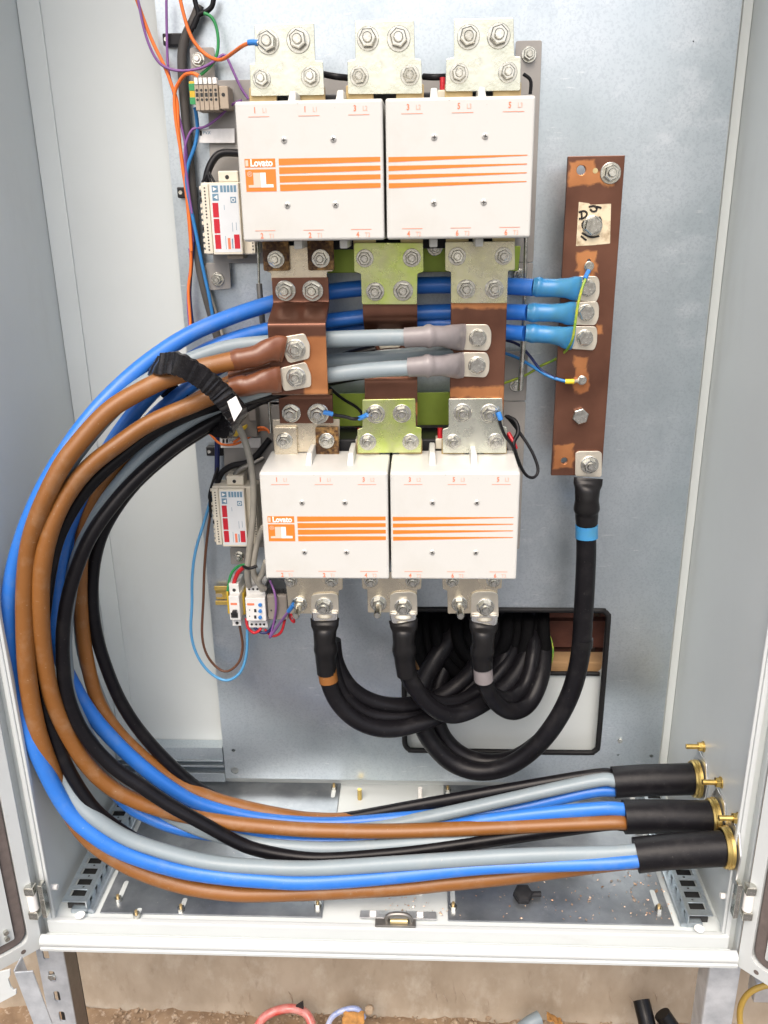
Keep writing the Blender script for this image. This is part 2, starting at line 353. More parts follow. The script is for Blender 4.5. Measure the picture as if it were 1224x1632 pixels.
def bolt(parent, P, s=1.0, washer=True):
    P = Vector(P); a = random.random()*2
    if washer: inst('washer', ME_WASHER, parent, P, s*1.02, a)
    inst('bolt_head', ME_HEAD, parent, P+Vector((0, -.002*s if washer else 0, 0)), s, a)

# ================================================================ SETTING
LX, RX, YB, YF, ZF = -.7181, .5029, .030, -.377, -.033
ZG = -.805; YW = .075
bm = bmesh.new()
bmesh.ops.create_grid(bm, x_segments=2, y_segments=2, size=60)
g = from_bm(bm, 'ground', 'yard', None, (0, 0, 0)); g.location.z = ZG-.006; tag(g, None, None, kind='structure')
# rough earth right in front of the foundation: uneven sheet
bm = bmesh.new(); bmesh.ops.create_grid(bm, x_segments=160, y_segments=60, size=1)
from mathutils import noise
for v in bm.verts:
    x, y = v.co.x*1.1-.1, v.co.y*.4-.33
    v.co = Vector((x, y, ZG + .004 + .012*noise.noise(Vector((x*9, y*9, 0)))+.010*noise.noise(Vector((x*31, y*31, 3)))+.006*noise.noise(Vector((x*80, y*80, 5)))+.012))
g2 = from_bm(bm, 'soil', 'soil', None, (0, 0, 0), smooth=True); tag(g2, None, None, kind='structure')
bm = bmesh.new()
for i in range(520):
    x = random.uniform(-.85, .75); y = YW-abs(random.gauss(0, .05))-.002; s = random.uniform(.0015, .0045)*(2 if random.random() < .05 else 1)
    mt = Matrix.Translation((x, y, ZG+.018+s*.3)) @ Matrix.Rotation(random.random()*6, 4, 'Z') @ Matrix.Diagonal((s*random.uniform(.8, 1.6), s, s*.8, 1))
    r_ = bmesh.ops.create_icosphere(bm, subdivisions=1, radius=1, matrix=mt)
    for v in r_['verts']: v.co += Vector((random.uniform(-1, 1), random.uniform(-1, 1), random.uniform(-1, 1)))*s*.25
peb = from_bm(bm, 'pebbles', 'pebble'); tag(peb, 'loose tan grit and pebbles along the foot of the concrete', 'grit', kind='stuff')

# foundation wall and brickwork behind the cabinet
fw = empty('building_wall', (0, YW, ZG)); tag(fw, 'tan concrete foundation with brickwork above, behind the cabinet', 'wall')
bm = bmesh.new(); bmesh.ops.create_grid(bm, x_segments=220, y_segments=60, size=1)
for v in bm.verts:
    x, z = v.co.x*2.0, v.co.y*.46
    d = .004*noise.noise(Vector((x*5, z*5, 1)))+.002*noise.noise(Vector((x*25, z*25, 4)))
    foot = max(0, 1-(z+.46)/.05); d -= .012*foot*foot
    v.co = Vector((x, YW+d, ZG+.46+z))
from_bm(bm, 'concrete_face', 'concrete', fw, smooth=True)
# grooves scraped in the concrete
for px, py, l in ((395, 1590, 34), (420, 1595, 20), (460, 1590, 26), (690, 1585, 30), (705, 1590, 34), (722, 1582, 40), (735, 1590, 26), (775, 1598, 22), (970, 1590, 34), (1003, 1598, 26), (1043, 1590, 20), (560, 1580, 18)):
    l *= random.uniform(.5, .9); a = at(px, py-l/2, YW+.0005); b = at(px+random.uniform(3, 9), py+l/2, YW+.0005)
    jt = lambda: Vector((random.uniform(-.003, .003), 0, 0))
    tube('gouge', [a, a.lerp(b, .35)+jt(), a.lerp(b, .7)+jt(), b], 0, 'gouge', fw, n=4, sides=6, radii=[(.0005, .001), (.0022, .002), (.0014, .0015), (.0004, .001)], flat=True)
box('mortar_bed', (-1.2, YW+.06, .17), (1.2, YW+.10, 1.0), 'mortar', fw, b=0)
ME_BR = None
for row in range(7):
    for k in range(9):
        x = -.55+k*.225+(row % 2)*.11; z = .20+row*.075
        if x > .75: continue
        if ME_BR is None:
            bb = box('brick', (x, YW+.035, z), (x+.213, YW+.0605, z+.064), 'brick_dark', fw, b=.003); ME_BR = bb
        else:
            c = bpy.data.objects.new('brick', ME_BR.data); COL.objects.link(c); c.parent = fw; c.location = ME_BR.location+Vector((x+.55, random.uniform(-.003, .003), z-.20))
            WL[c] = c.location
p0 = at(860, 1066, YW+.02); p1 = at(975, 1044, YW+.02)
tb = box('timber_batten', (-.1, YW-.012, p0.z-.002), (.5, YW+.034, p1.z), 'timber'); tag(tb, 'pale timber batten seen through the cut-out behind the cabinet', 'batten')

# ================================================================ CABINET
cab = empty('electrical_cabinet', ((LX+RX)/2, 0, -.095)); tag(cab, 'light grey steel electrical cabinet with both doors open', 'cabinet')
ZT = 2.05
# back wall with cable opening
hz0 = at(900, 1072, YB).z; hz1 = hz0+.19
slab('back_wall', [[(LX-.012, ZF-.02), (RX+.012, ZF-.02), (RX+.012, ZT), (LX-.012, ZT)], roundpoly([(-.075, hz0), (.345, hz0), (.345, hz1), (-.075, hz1)], .015)], XZ(YB+.004), .004, 'paint', cab, 0)
tube('edge_trim', [(-.07, YB-.003, hz0), (.1, YB-.003, hz0), (.34, YB-.003, hz0)], .005, 'rubber', cab, n=3, sides=8)
box('left_wall', (LX-.004, YF, ZF-.02), (LX, YB, ZT), 'paint', cab, b=0)
box('right_wall', (RX, YF, ZF-.02), (RX+.004, YB, ZT), 'paint', cab, b=0)
box('roof', (LX-.004, YF, ZT), (RX+.004, YB+.004, ZT+.004), 'paint', cab, b=0)
box('floor', (LX, YF, ZF-.004), (RX, YB, ZF), 'paint', cab, b=0)
# faint folded seams of the rear shell
box('rear_seam', (LX+.001, YB-.0045, ZF), (LX+.040, YB-.0006, ZT), 'paint', cab, b=.0008)
box('rear_seam', (RX-.017, YB-.0045, ZF), (RX-.001, YB-.0006, ZT), 'paint', cab, b=.0008)
# front frame
def frame_side(sgn, X):
    a = X+sgn*.0005
    box('frame_return', (a-sgn*.006, YF-.003, ZF+.0035), (a-sgn*.0006, YF+.006, ZT), 'frame_paint', cab, b=.0015)
    box('frame_lip', (a, YF-.004, ZF-.02), (a+sgn*.009, YF+.026, ZT), 'frame_paint', cab, b=.002)
    box('frame_channel', (a+sgn*.009, YF+.010, ZF-.055), (a+sgn*.030, YF+.020, ZT), 'paint', cab, b=.001)
    box('frame_edge', (a+sgn*.022, YF-.008, ZF-.055), (a+sgn*.027, YF+.0095, ZT), 'frame_paint', cab, b=.002)
frame_side(-1, LX); frame_side(1, RX)
box('sill_lip', (LX-.008, YF-.0085, ZF-.030), (RX+.008, YF+.004, ZF+.003), 'frame_paint', cab, b=.0025)
bm = bmesh.new()
prof = [(YF-.0155, ZF-.034), (YF-.0155, ZF-.020), (YF-.0175, ZF-.0175), (YF-.021, ZF-.0168), (YF-.026, ZF-.018), (YF-.030, ZF-.021), (YF-.0325, ZF-.026), (YF-.0325, ZF-.032), (YF-.0300, ZF-.0345), (YF-.0300, ZF-.0360), (YF-.0325, ZF-.0385), (YF-.032, ZF-.044), (YF-.027, ZF-.047), (YF-.0155, ZF-.047)]
ra = [bm.verts.new((LX-.016, y, z)) for y, z in prof]; rb = [bm.verts.new((RX+.018, y, z)) for y, z in prof]
for i in range(len(prof)):
    j = (i+1) % len(prof); bm.faces.new((ra[i], ra[j], rb[j], rb[i]))
bm.faces.new(ra); bm.faces.new(rb[::-1])
from_bm(bm, 'sill', 'frame_paint', cab, smooth=True, sharp=50)
box('sill_groove', (LX-.010, YF-.0150, ZF-.040), (RX+.010, YF-.0090, ZF-.024), 'paint', cab, b=0)
box('base_frame', (LX, YF+.01, ZF-.048), (RX, YB, ZF-.006), 'paint', cab, b=0)
# rear support rail
rz0 = at(300, 1240, .01).z; rz1 = at(300, 1186, .01).z
rail = empty('support_rail', (-.6, .02, rz0)); rail.parent = cab; rail.location -= WL[cab]
h = (rz1-rz0)
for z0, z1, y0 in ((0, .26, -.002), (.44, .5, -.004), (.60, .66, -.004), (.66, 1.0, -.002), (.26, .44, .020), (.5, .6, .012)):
    box('rail_face', (LX+.001, y0, rz0+h*z0), (-.4765, .0285, rz0+h*z1-.0006), 'galvanised' if y0 < 0 else 'floor_zinc', rail, b=.0008)  # recessed strips get the darker zinc, their shade painted as colour

# perforated floor rails
def perf_rail(sgn, X0, X1):
    y0, y1 = YF+.012, YB-.02; zt = ZF+.030
    holes = []; hs = []; n = 13
    for k in range(n):
        yc = y0+.022+k*(y1-y0-.04)/(n-1)
        xm = (X0+X1)/2
        holes.append([(xm-.015, yc-.0082), (xm+.015, yc-.0082), (xm+.015, yc+.0082), (xm-.015, yc+.0082)])
        if k < n-1: holes.append(circ(xm-.004*sgn, yc+.0155, .0026, 8))
        hs.append([(yc-.006, ZF+.007), (yc+.006, ZF+.007), (yc+.006, ZF+.021), (yc-.006, ZF+.021)])
    rl = slab('perforated_rail', [[(X0, y0), (X1, y0), (X1, y1), (X0, y1)]]+holes, ((0, 0, zt), (1, 0, 0), (0, 1, 0), (0, 0, -1)), .002, 'galvanised', cab, 0)
    Xs = X1 if sgn < 0 else X0
    slab('rail_web', [[(y0, ZF+.001), (y1, ZF+.001), (y1, zt-.0025), (y0, zt-.0025)]]+hs, ((Xs, 0, 0), (0, 1, 0), (0, 0, 1), (sgn, 0, 0)), .002, 'galvanised', rl, 0)
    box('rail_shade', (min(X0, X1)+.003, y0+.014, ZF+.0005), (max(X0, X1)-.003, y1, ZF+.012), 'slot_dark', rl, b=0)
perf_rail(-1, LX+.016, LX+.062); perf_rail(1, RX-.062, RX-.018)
# galvanised gland plates on the floor
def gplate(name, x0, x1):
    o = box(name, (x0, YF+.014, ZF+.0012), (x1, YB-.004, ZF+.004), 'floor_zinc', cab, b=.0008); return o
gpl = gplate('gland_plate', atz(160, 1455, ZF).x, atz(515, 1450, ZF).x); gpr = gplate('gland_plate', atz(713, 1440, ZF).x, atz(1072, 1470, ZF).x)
x = atz(150, 1458, ZF).x
box('floor_fold', (x-.045, YF+.012, ZF+.0005), (x, YB-.004, ZF+.009), 'galvanised', cab, b=.003)
x = atz(1082, 1472, ZF).x
box('floor_fold', (x, YF+.012, ZF+.0005), (x+.04, YB-.004, ZF+.009), 'galvanised', cab, b=.003)
def slotstud(gp, px, py, slen, sdir=1):
    P = atz(px, py, ZF+.004)
    slab('slot', [roundpoly([(P.x-.0045, P.y), (P.x+.0045, P.y), (P.x+.0045, P.y+sdir*slen), (P.x-.0045, P.y+sdir*slen)], .004)], ((0, 0, ZF+.0043), (1, 0, 0), (0, 1, 0), (0, 0, 1)), .0004, 'paint', gp, 0)
    tube('stud', [P, P+Vector((0, 0, .008)), P+Vector((0, 0, .014))], .0030, 'tongue_brass', gp, n=2, sides=8)
    tube('nut', [P, P+Vector((0, 0, .004)), P+Vector((0, 0, .008))], .007, 'bolt', gp, n=1, sides=6, smoothit=0)
for gp, px, py, l, d in ((gpl, *z2('l', 550, 745), .050, 1), (gpl, *z2('l', 842, 790), .030, 1), (gpl, *z2('m', 352, 735), .030, 1), (gpl, *z2('m', 424, 215), .030, -1), (gpl, *z2('l', 635, 818), .02, 1),
                         (gpr, *z2('m', 952, 745), .045, 1), (gpr, *z2('n', 720, 840), .05, 1), (gpr, *z2('m', 928, 225), .03, -1), (gpr, *z2('n', 628, 478), .02, 1)):
    slotstud(gp, px, py, l, d)
for k, x, y in (('m', 538, 260), ('m', 806, 255), ('m', 806, 680)):
    P = atz(*z2(k, x, y), ZF); tube('stud', [P, P+Vector((0, 0, .012)), P+Vector((0, 0, .026))], .005, 'brass' if x == 538 else 'white_print', cab, n=2, sides=10)
for k, x, y in (('l', 414, 721), ('l', 372, 812), ('n', 908, 925)):
    P = atz(*z2(k, x, y), ZF+.0095); slab('blanking_plug', [circ(P.x, P.y, .009, 18)], ((0, 0, ZF+.0092), (1, 0, 0), (0, 1, 0), (0, 0, 1)), .002, 'white_print', cab, .0006)
# striker at the middle of the sill
cx0 = atz(*z2('m', 538, 800), ZF).x; cx1 = atz(*z2('m', 878, 800), ZF).x; cm = atz(*z2('m', 708, 830), ZF).x
lt = empty('door_striker', (cm, YF+.012, ZF)); tag(lt, 'dark metal door striker loop at the middle of the sill', 'door latch')
box('striker_plate', (cx0, YF+.012, ZF+.0045), (cx1, YF+.030, ZF+.0075), 'bright_zinc', lt, b=.0008)
for xx in (cx0+.024, cx1-.03): box('square_nut', (xx-.006, YF+.014, ZF+.0077), (xx+.006, YF+.026, ZF+.011), 'white_print', lt, b=.001)
box('striker_foot', (cm-.042, YF-.006, ZF+.0035), (cm+.032, YF+.012, ZF+.0073), 'steel_dark', lt, b=.001)
tube('striker_loop', [(cm-.020, YF+.004, ZF+.005), (cm-.021, YF+.004, ZF+.016), (cm-.013, YF+.004, ZF+.024), (cm+.010, YF+.004, ZF+.025), (cm+.022, YF+.004, ZF+.018), (cm+.024, YF+.004, ZF+.005)], .0042, 'steel_dark', lt, n=5, sides=8)
tube('roller', [(cm-.014, YF+.003, ZF+.010), (cm, YF+.003, ZF+.010), (cm+.017, YF+.003, ZF+.010)], .0045, 'tongue_gold', lt, n=2, sides=10)

# doors
def door(sgn, H, D):
    H = Vector(H); D = Vector((D[0], D[1], 0)).normalized(); Nn = Vector((-D.y*sgn, D.x*sgn, 0))
    if Nn.y > 0: Nn = -Nn
    z0, z1 = -.080, ZT-.02
    r = empty('cabinet_door', H+Vector((0, 0, z0))); r.parent = cab; r.location = WL[r]-WL[cab]
    r['label'] = 'left cabinet door swung open at the picture edge' if sgn < 0 else 'right cabinet door swung open at the picture edge'
    fr = lambda off: (H+Nn*off, D, (0, 0, 1), Nn)
    Wd = .56
    slab('door_skin', [[(0, z0), (Wd, z0), (Wd, z1), (0, z1)]], fr(-.022), .004, 'frame_paint', r, .001)
    slab('door_flange', [roundpoly([(0, z0), (Wd, z0), (Wd, z1), (0, z1)], .006), roundpoly([(.021, z0+.026), (Wd-.034, z0+.026), (Wd-.034, z1-.034), (.021, z1-.034)], .02)], fr(-.017), .017, 'frame_paint', r, .003)
    g_o = roundpoly([(.022, z0+.027), (Wd-.036, z0+.027), (Wd-.036, z1-.036), (.022, z1-.036)], .03, 6); g_i = roundpoly([(.042, z0+.047), (Wd-.058, z0+.047), (Wd-.058, z1-.058), (.042, z1-.058)], .012, 6)
    slab('gasket', [g_o, g_i], fr(-.017), .012, 'gasket', r, .003)
    hol = []
    for k in range(60):
        z = z0+.11+k*.025
        if z > z1-.1: break
        hol.append(circ(.062, z, .0032, 8))
    hol.append(roundpoly([(.105, z0+.10), (Wd-.105, z0+.10), (Wd-.105, z1-.1), (.105, z1-.1)], .004))
    slab('perforated_frame', [roundpoly([(.0435, z0+.0485), (Wd-.062, z0+.0485), (Wd-.062, z1-.062), (.0435, z1-.062)], .004)]+hol, fr(-.017), .016, 'frame_paint', r, 0)
    for zz in (.060, .074):
        for ss in (.056, .074):
            P = H+D*ss+Vector((0, 0, z0+zz))+Nn*(-.001); tube('rivet', [P, P+Nn*.003, P+Nn*.006], .0045, 'bolt', r, n=2, sides=10)
    # hinge
    zc = atz(*((62, 1440) if sgn < 0 else (1186, 1440)), 0).z+at(*((62, 1440) if sgn < 0 else (1186, 1440)), H.y-.012).z
    hb = H+Nn*.006+D*(.004)
    hg = tube('hinge', [hb+Vector((0, 0, zc-.017)), hb+Vector((0, 0, zc)), hb+Vector((0, 0, zc+.017))], .0085, 'white_print', r, n=2, sides=14)
    for dz in (-.027, .027):
        P = hb+Vector((0, 0, zc+dz)); box('hinge_knuckle', P-Vector((.0085, .0085, .0085)), P+Vector((.0085, .0085, .0085)), 'bolt', hg, b=.002)
    box('hinge_leaf', hb+Vector((-sgn*.018-.004, -.002, zc-.036)), hb+Vector((-sgn*.018+.004, .014, zc+.036)), 'bolt', hg, b=.001)
    P = H+D*.040+Vector((0, 0, z0+.016)); slab('flange_hole', [circ(.034, z0+.0125, .0045, 14)], fr(.0002), .0004, 'gasket', r, 0)
    return r
door(-1, (LX-.017, YF-.020, 0), (-.72, -.69)); door(1, (RX+.020, YF-.024, 0), (.70, -.71))
# hinge pins fixed to the wall
for sgn, X, k, x, y in ((-1, LX, 'p', 500, 205), (1, RX, 'o', 285, 895)):
    P = atx(*z2(k, x, y), X); tube('wall_peg', [P, P+Vector((-sgn*.006, 0, 0)), P+Vector((-sgn*.012, 0, 0))], .0055, 'white_print', cab, n=2, sides=10)
# legs
lg = at(90, 1520, YF+.02)
lx0 = at(56, 1510, YF).x; lx1 = lx0+.052
hol = []
for px, py in ((73, 1521), (83, 1556), (91, 1588), (99, 1620)):
    q = at(px, py, YF); hol.append(roundpoly([(q.x-.006, q.z-.013), (q.x+.006, q.z-.013), (q.x+.006, q.z+.013), (q.x-.006, q.z+.013)], .005))
legl = slab('leg', [[(lx0, ZG), (lx1, ZG), (lx1, -.082), (lx0, -.082)]]+hol, XZ(YF+.003), .003, 'spangle', cab, 0); legl['label'] = 'slotted strut leg'
slab('leg_web', [[(YF+.0035, ZG), (YF+.045, ZG), (YF+.045, -.082), (YF+.0035, -.082)]], ((lx1-.003, 0, 0), (0, 1, 0), (0, 0, 1), (1, 0, 0)), .003, 'steel_dark', legl, 0)
box('leg_shade', (lx0, YF+.045, ZG), (lx1, YF+.048, -.082), 'slot_dark', legl, b=0)  # near-black sheet painted in as the shade inside the strut
q = at(83, 1556, YF-.001); bolt(legl, (q.x, YF-.0002, q.z), .6, False)
rx0 = at(1131, 1545, YF).x; rx1 = at(1181, 1545, YF).x
legr = box('leg', (rx0, YF, ZG), (rx1, YF+.004, -.082), 'spangle', cab, b=.002)
box('leg_web', (rx0, YF+.0045, ZG), (rx0+.004, YF+.05, -.082), 'spangle', legr, b=.001)

# ================================================================ MOUNTING PLATE
hole = [(q.x, q.z) for q in (at(646, 1194, 0), at(950, 1201, 0), at(972, 972, 0), at(652, 968, 0))]
hx0, hx1 = -.074, .343; hzb, hzt = .080, .421
H4 = roundpoly([(hx0, hzb), (hx1, hzb), (hx1, hzt), (hx0, hzt)], .018)
holes = [H4]
for px, py, r_ in ((372, 1196, .004), (374, 1228, .009), (985, 1203, .002), (1038, 1205, .004), (1105, 66, .0012)):
    q = at(px, py, 0); holes.append(circ(q.x, q.z, r_, 14))
mp = slab('mounting_plate', [[(-.475, 0), (.475, 0), (.475, ZT-.04), (-.475, ZT-.04)]]+holes, XZ(.003), .003, 'galvanised', None, 0)
tag(mp, 'large galvanised steel mounting plate carrying the switchgear', 'mounting plate')
box('plate_fold', (.4705, .0035, 0), (.475, .020, ZT-.04), 'galvanised', mp, b=0); box('plate_fold', (-.475, .0035, 0), (-.4705, .020, ZT-.04), 'galvanised', mp, b=0)
Hc = [Vector((x, -.001, z)) for x, z in roundpoly([(hx0, hzb), (hx1, hzb), (hx1, hzt), (hx0, hzt)], .022, 5)]
tube('edge_trim', Hc+[Hc[0]], .0058, 'rubber', mp, n=2, sides=8)
for px, py in ((1055, 1182), (975, 1050), (1030, 930)):
    q = at(px, py, -.0005); 
q = at(988, 1180, 0); bolt(mp, (q.x, -.0002, q.z), .45, False)

# ================================================================ CONTACTORS
CW, CH, CP, XC = .428, .190, .250, -.0901
YT = -.150                                             # terminal tongue front
def base_sheet(parent, Zt, tabs, lo, hi):
    pass
def contactor(Zt, label, tongues_top, tongues_bot, upper):
    x0 = XC-CW/2; r = empty('contactor', (XC, -.02, Zt-CH)); tag(r, label, 'contactor', 'contactors')
    U = lambda u: x0+u*CW
    V = lambda v: Zt-v*CH
    YFc = -CP
    for (ua, ub) in ((0, .4955), (.5045, 1)):
        bm = bmesh.new()
        X0, X1 = U(ua), U(ub)
        # cover: front face with slightly drawn-in back
        prof = [(YFc, Zt, Zt-CH), (YFc+.012, Zt+.0015, Zt-CH-.001), (-.128, Zt+.004, Zt-CH-.003)]
        rg = [[bm.verts.new(p) for p in ((X0, y, zt), (X1, y, zt), (X1, y, zb), (X0, y, zb))] for y, zt, zb in prof]
        for i in range(2):
            for j in range(4): bm.faces.new((rg[i][j], rg[i][(j+1) % 4], rg[i+1][(j+1) % 4], rg[i+1][j]))
        bm.faces.new(rg[0]); bm.faces.new(rg[-1][::-1])
        o = from_bm(bm, 'front_cover', 'ivory', r); bev(o, .0035, 3)
        box('rear_body', (X0+.004, -.1275, Zt-CH+.004), (X1-.004, -.034, Zt-.006), 'black_plastic', r, b=.002)
    yp = YFc-.0004
    for u in (.161, .328, .667, .837):
        for v in (.27, .737):
            P = (U(u), YFc, V(v)); s = inst('screw', ME_SCREW, r, P, 1.12, random.random()*3)
            a = random.random()*1.5; c, d = math.cos(a), math.sin(a)
            fr = ((U(u), YFc-.0022, V(v)), (c, 0, d), (-d, 0, c), (0, -1, 0))
            w_, l_ = .00055, .0026
            slab('screw_cross', [[(-w_, -l_), (w_, -l_), (w_, -w_), (l_, -w_), (l_, w_), (w_, w_), (w_, l_), (-w_, l_), (-w_, w_), (-l_, w_), (-l_, -w_), (-w_, -w_)]], fr, .0002, 'slot_dark', s, 0)
    tp = [('1', 'L1', .077), ('1', 'L1', .246), ('3', 'L2', .413), ('3', 'L2', .59), ('5', 'L3', .758), ('5', 'L3', .926)]
    for a, b, u in tp:
        word('number_print', a, (U(u-.010), yp, V(.062)), .0108, 'orange_pale', r, bold=.0003, sx=.8); word('phase_print', b, (U(u+.024), yp, V(.064)), .0092, 'orange_faint', r, sx=.8)
        box('print_line', (U(u-.033), yp, V(.107)), (U(u+.038), YFc+.001, V(.1035)), 'orange_pale', r, b=0)
        box('print_line', (U(u-.033), yp, V(.925)), (U(u+.038), YFc+.001, V(.9215)), 'orange_pale', r, b=0)
        n2 = str(int(a)+1)
        word('number_print', n2, (U(u-.010), yp, V(.963)), .0108, 'orange_pale', r, bold=.0003, sx=.8); word('phase_print', b.replace('L', 'T'), (U(u+.024), yp, V(.965)), .0092, 'orange_faint', r, sx=.8)
    vs = [(.400, .448), (.462, .510), (.524, .572), (.586, .634)]
    for k, (va, vb) in enumerate(vs):
        plate('stripe_print', [(U(.139), V(va)), (U(.485), V(va+.0)), (U(.485), V(vb-.014)), (U(.139), V(vb))], YFc+.001, .0014, 'orange', r, 0, (), 0)
        plate('stripe_print', [(U(.513), V(va+.003)), (U(.980), V(va+.004)), (U(.980), V(va+.010)), (U(.513), V(vb-.008))], YFc+.001, .0014, 'orange', r, 0, (), 0)
    bdg = box('maker_badge', (U(.022), yp, V(.398)), (U(.127), YFc+.001, V(.459)), 'orange', r, b=0)
    word('maker_name', 'Lovato', (U(.0795), yp-.0003, V(.430)), .0135, 'white_print', r, bold=.0005, sx=.88)
    box('maker_mark', (U(.0245), yp-.0002, V(.408)), (U(.034), yp+.0002, V(.451)), 'pink', r, b=0)
    box('maker_badge', (U(.022), yp, V(.474)), (U(.127), YFc+.001, V(.634)), 'orange', r, b=0)
    def shp(pts, m): plate('logo_print', [(U(a), V(b)) for a, b in pts], yp, .0004, m, r, 0, (), 0)
    shp([(.049, .498), (.073, .498), (.073, .605), (.031, .605), (.031, .586), (.049, .586)], 'pink')
    shp([(.0735, .498), (.092, .498), (.092, .583), (.117, .583), (.117, .605), (.0735, .605)], 'white_print')
    word('registered_print', '®', (U(.037), yp-.0003, V(.510)), .010, 'pink', r)
    # barrier fins
    for u in (.18, .345, .667, .83):
        for top in (1, 0):
            z = Zt+.001 if top else Zt-CH-.001; dz = .018 if top else -.013
            bm = bmesh.new(); bmbox(bm, (U(u)-.0062, -.215, min(z, z+dz)), (U(u)+.0062, -.129, max(z, z+dz)))
            for v in bm.verts:
                if (v.co.z > z+.005 and top): v.co.x = U(u)+(v.co.x-U(u))*.75; v.co.y = min(v.co.y+.02, -.129) if v.co.y < -.17 else v.co.y
            o = from_bm(bm, 'barrier_fin', 'ivory', r); bev(o, .002)
    # terminal tongues
    for Pc, w, zlo, zhi, m in tongues_top+tongues_bot:
        t = plate('terminal', [(Pc-w/2, zlo), (Pc+w/2, zlo), (Pc+w/2, zhi), (Pc-w/2, zhi)], YT+.008, .008, m, r, .003)
    box('coil_housing', (x0+.03, -.120, Zt-.02), (x0+CW-.03, -.036, Zt+.022), 'black_plastic', r, b=.003)
    box('coil_housing', (x0+.03, -.120, Zt-CH-.020), (x0+CW-.03, -.036, Zt-CH+.015), 'black_plastic', r, b=.003)
    for u in (.37, .60, .70):
        box('coil_terminal', (U(u)-.008, -.126, Zt+.005), (U(u)+.008, -.10, Zt+.024), 'module', r, b=.002)
        tube('red_ferrule', [(U(u), -.118, Zt+.022), (U(u), -.118, Zt+.032), (U(u), -.117, Zt+.042)], .0045, 'wire_red', r, n=2, sides=8)
    # side auxiliary blocks on the right flank
    for z in (.35, .75): box('auxiliary_block', (x0+CW+.0005, -.16, V(z+.2)), (x0+CW+.010, -.04, V(z)), 'black_plastic', r, b=.002)
    # base sheet with fixing tabs
    bs = empty('base_sheet', (XC, -.02, Zt-CH)); bs.parent = r; bs.location = WL[bs]-WL[r]
    return r, bs
def tong(k, xs, w, Yp=YT):
    return [(zat(k, x, y, Yp).x, w) for x, y in xs]
Z1, Z2 = 1.3435, .7895
tt1 = [(x, .042, Z1-.01, Z1+.030, 'tongue_brass') for x, w in tong('b', [(130, 285), (306, 278), (482, 276), (665, 272), (842, 266), (1018, 262)], 0)]
tb1 = []
for i, (x, y) in enumerate([(106, 142), (296, 138), (483, 137), (682, 135), (874, 129), (1070, 128)]):
    X = zat('d', x, y, YT).x
    zlo = zat('d', 0, 192, YT).z if i < 2 else zat('d', 0, 120, YT).z
    tb1.append((X, .0425 if i < 2 else .036, zlo, Z1-CH+.01, 'tongue_burnt' if i < 2 else 'tongue_gold'))
tt2 = []
for i, (x, y) in enumerate([(184, 202), (346, 201), (505, 206), (672, 206), (838, 206), (1003, 204)]):
    X = zat('g', x, y, YT).x
    zhi = zat('g', 0, 151, YT).z if i < 2 else Z2+.03
    tt2.append((X, .040, Z2-.01, zhi, ('beige_zinc', 'tongue_burnt')[i] if i < 2 else 'tongue_brass'))
tb2 = [(zat('i', x, 92, YT).x, .036, Z2-CH-.02, Z2-CH+.01, 'tongue_brass') for x in (130, 262, 390, 525, 655, 788)]
c1, bs1 = contactor(Z1, 'upper ivory contactor with orange stripes, above the copper bars', tt1, tb1, True)
c2, bs2 = contactor(Z2, 'lower ivory contactor with orange stripes, below the copper bars', tt2, tb2, False)
def sheetpx(parent, pts, Y, th, m, name='base_plate', r=.004): return plate(name, [(q.x, q.z) for q in (at(x, y, Y) for x, y in pts)], Y+th, th, m, parent, r)
YBS = -.022
sheetpx(bs1, [(302, 76), (341, 75), (343, 128), (822, 118), (822, 65), (864, 64), (850, 418), (340, 420), (330, 130), (306, 130)], YBS, .004, 'base_grey')
sheetpx(bs1, [(327, 419), (366, 419), (368, 460), (334, 463)], YBS, .004, 'base_grey', 'fixing_tab'); sheetpx(bs1, [(820, 419), (850, 419), (846, 470), (820, 470)], YBS, .004, 'base_grey', 'fixing_tab')
sheetpx(bs2, [(342, 645), (440, 640), (820, 640), (838, 640), (828, 875), (365, 872), (352, 640)], YBS, .004, 'base_grey')
sheetpx(bs2, [(366, 873), (400, 873), (402, 898), (368, 900)], YBS, .004, 'base_grey', 'fixing_tab'); sheetpx(bs2, [(800, 560), (842, 560), (838, 639), (800, 639)], YBS, .004, 'base_grey', 'fixing_tab')
for bs, px, py, s in ((bs1, 316, 95, .8), (bs1, 347, 445, .8), (bs1, 843, 87, .9), (bs1, 828, 438, .7), (bs2, 381, 886, .8), (bs2, 822, 614, .8)): nut(bs, at(px, py, YBS), s)
# yellow-passivated cross members behind the bars
cmb = plate('cross_plate', [(q.x, q.z) for q in (at(440, 395, -.05), at(830, 392, -.05), at(826, 432, -.05), at(445, 436, -.05))], -.046, .004, 'lime_plate', None); tag(cmb, 'yellow-green passivated cross plate directly beneath the upper contactor', 'cross plate')
nut(cmb, at(693, 395, -.05), .9)
cmc = plate('cross_plate', [(q.x, q.z) for q in (at(520, 628, -.05), at(800, 624, -.05), at(800, 676, -.05), at(520, 680, -.05))], -.046, .004, 'lime_plate', None); tag(cmc, 'yellow-green passivated cross plate directly above the lower contactor', 'cross plate')

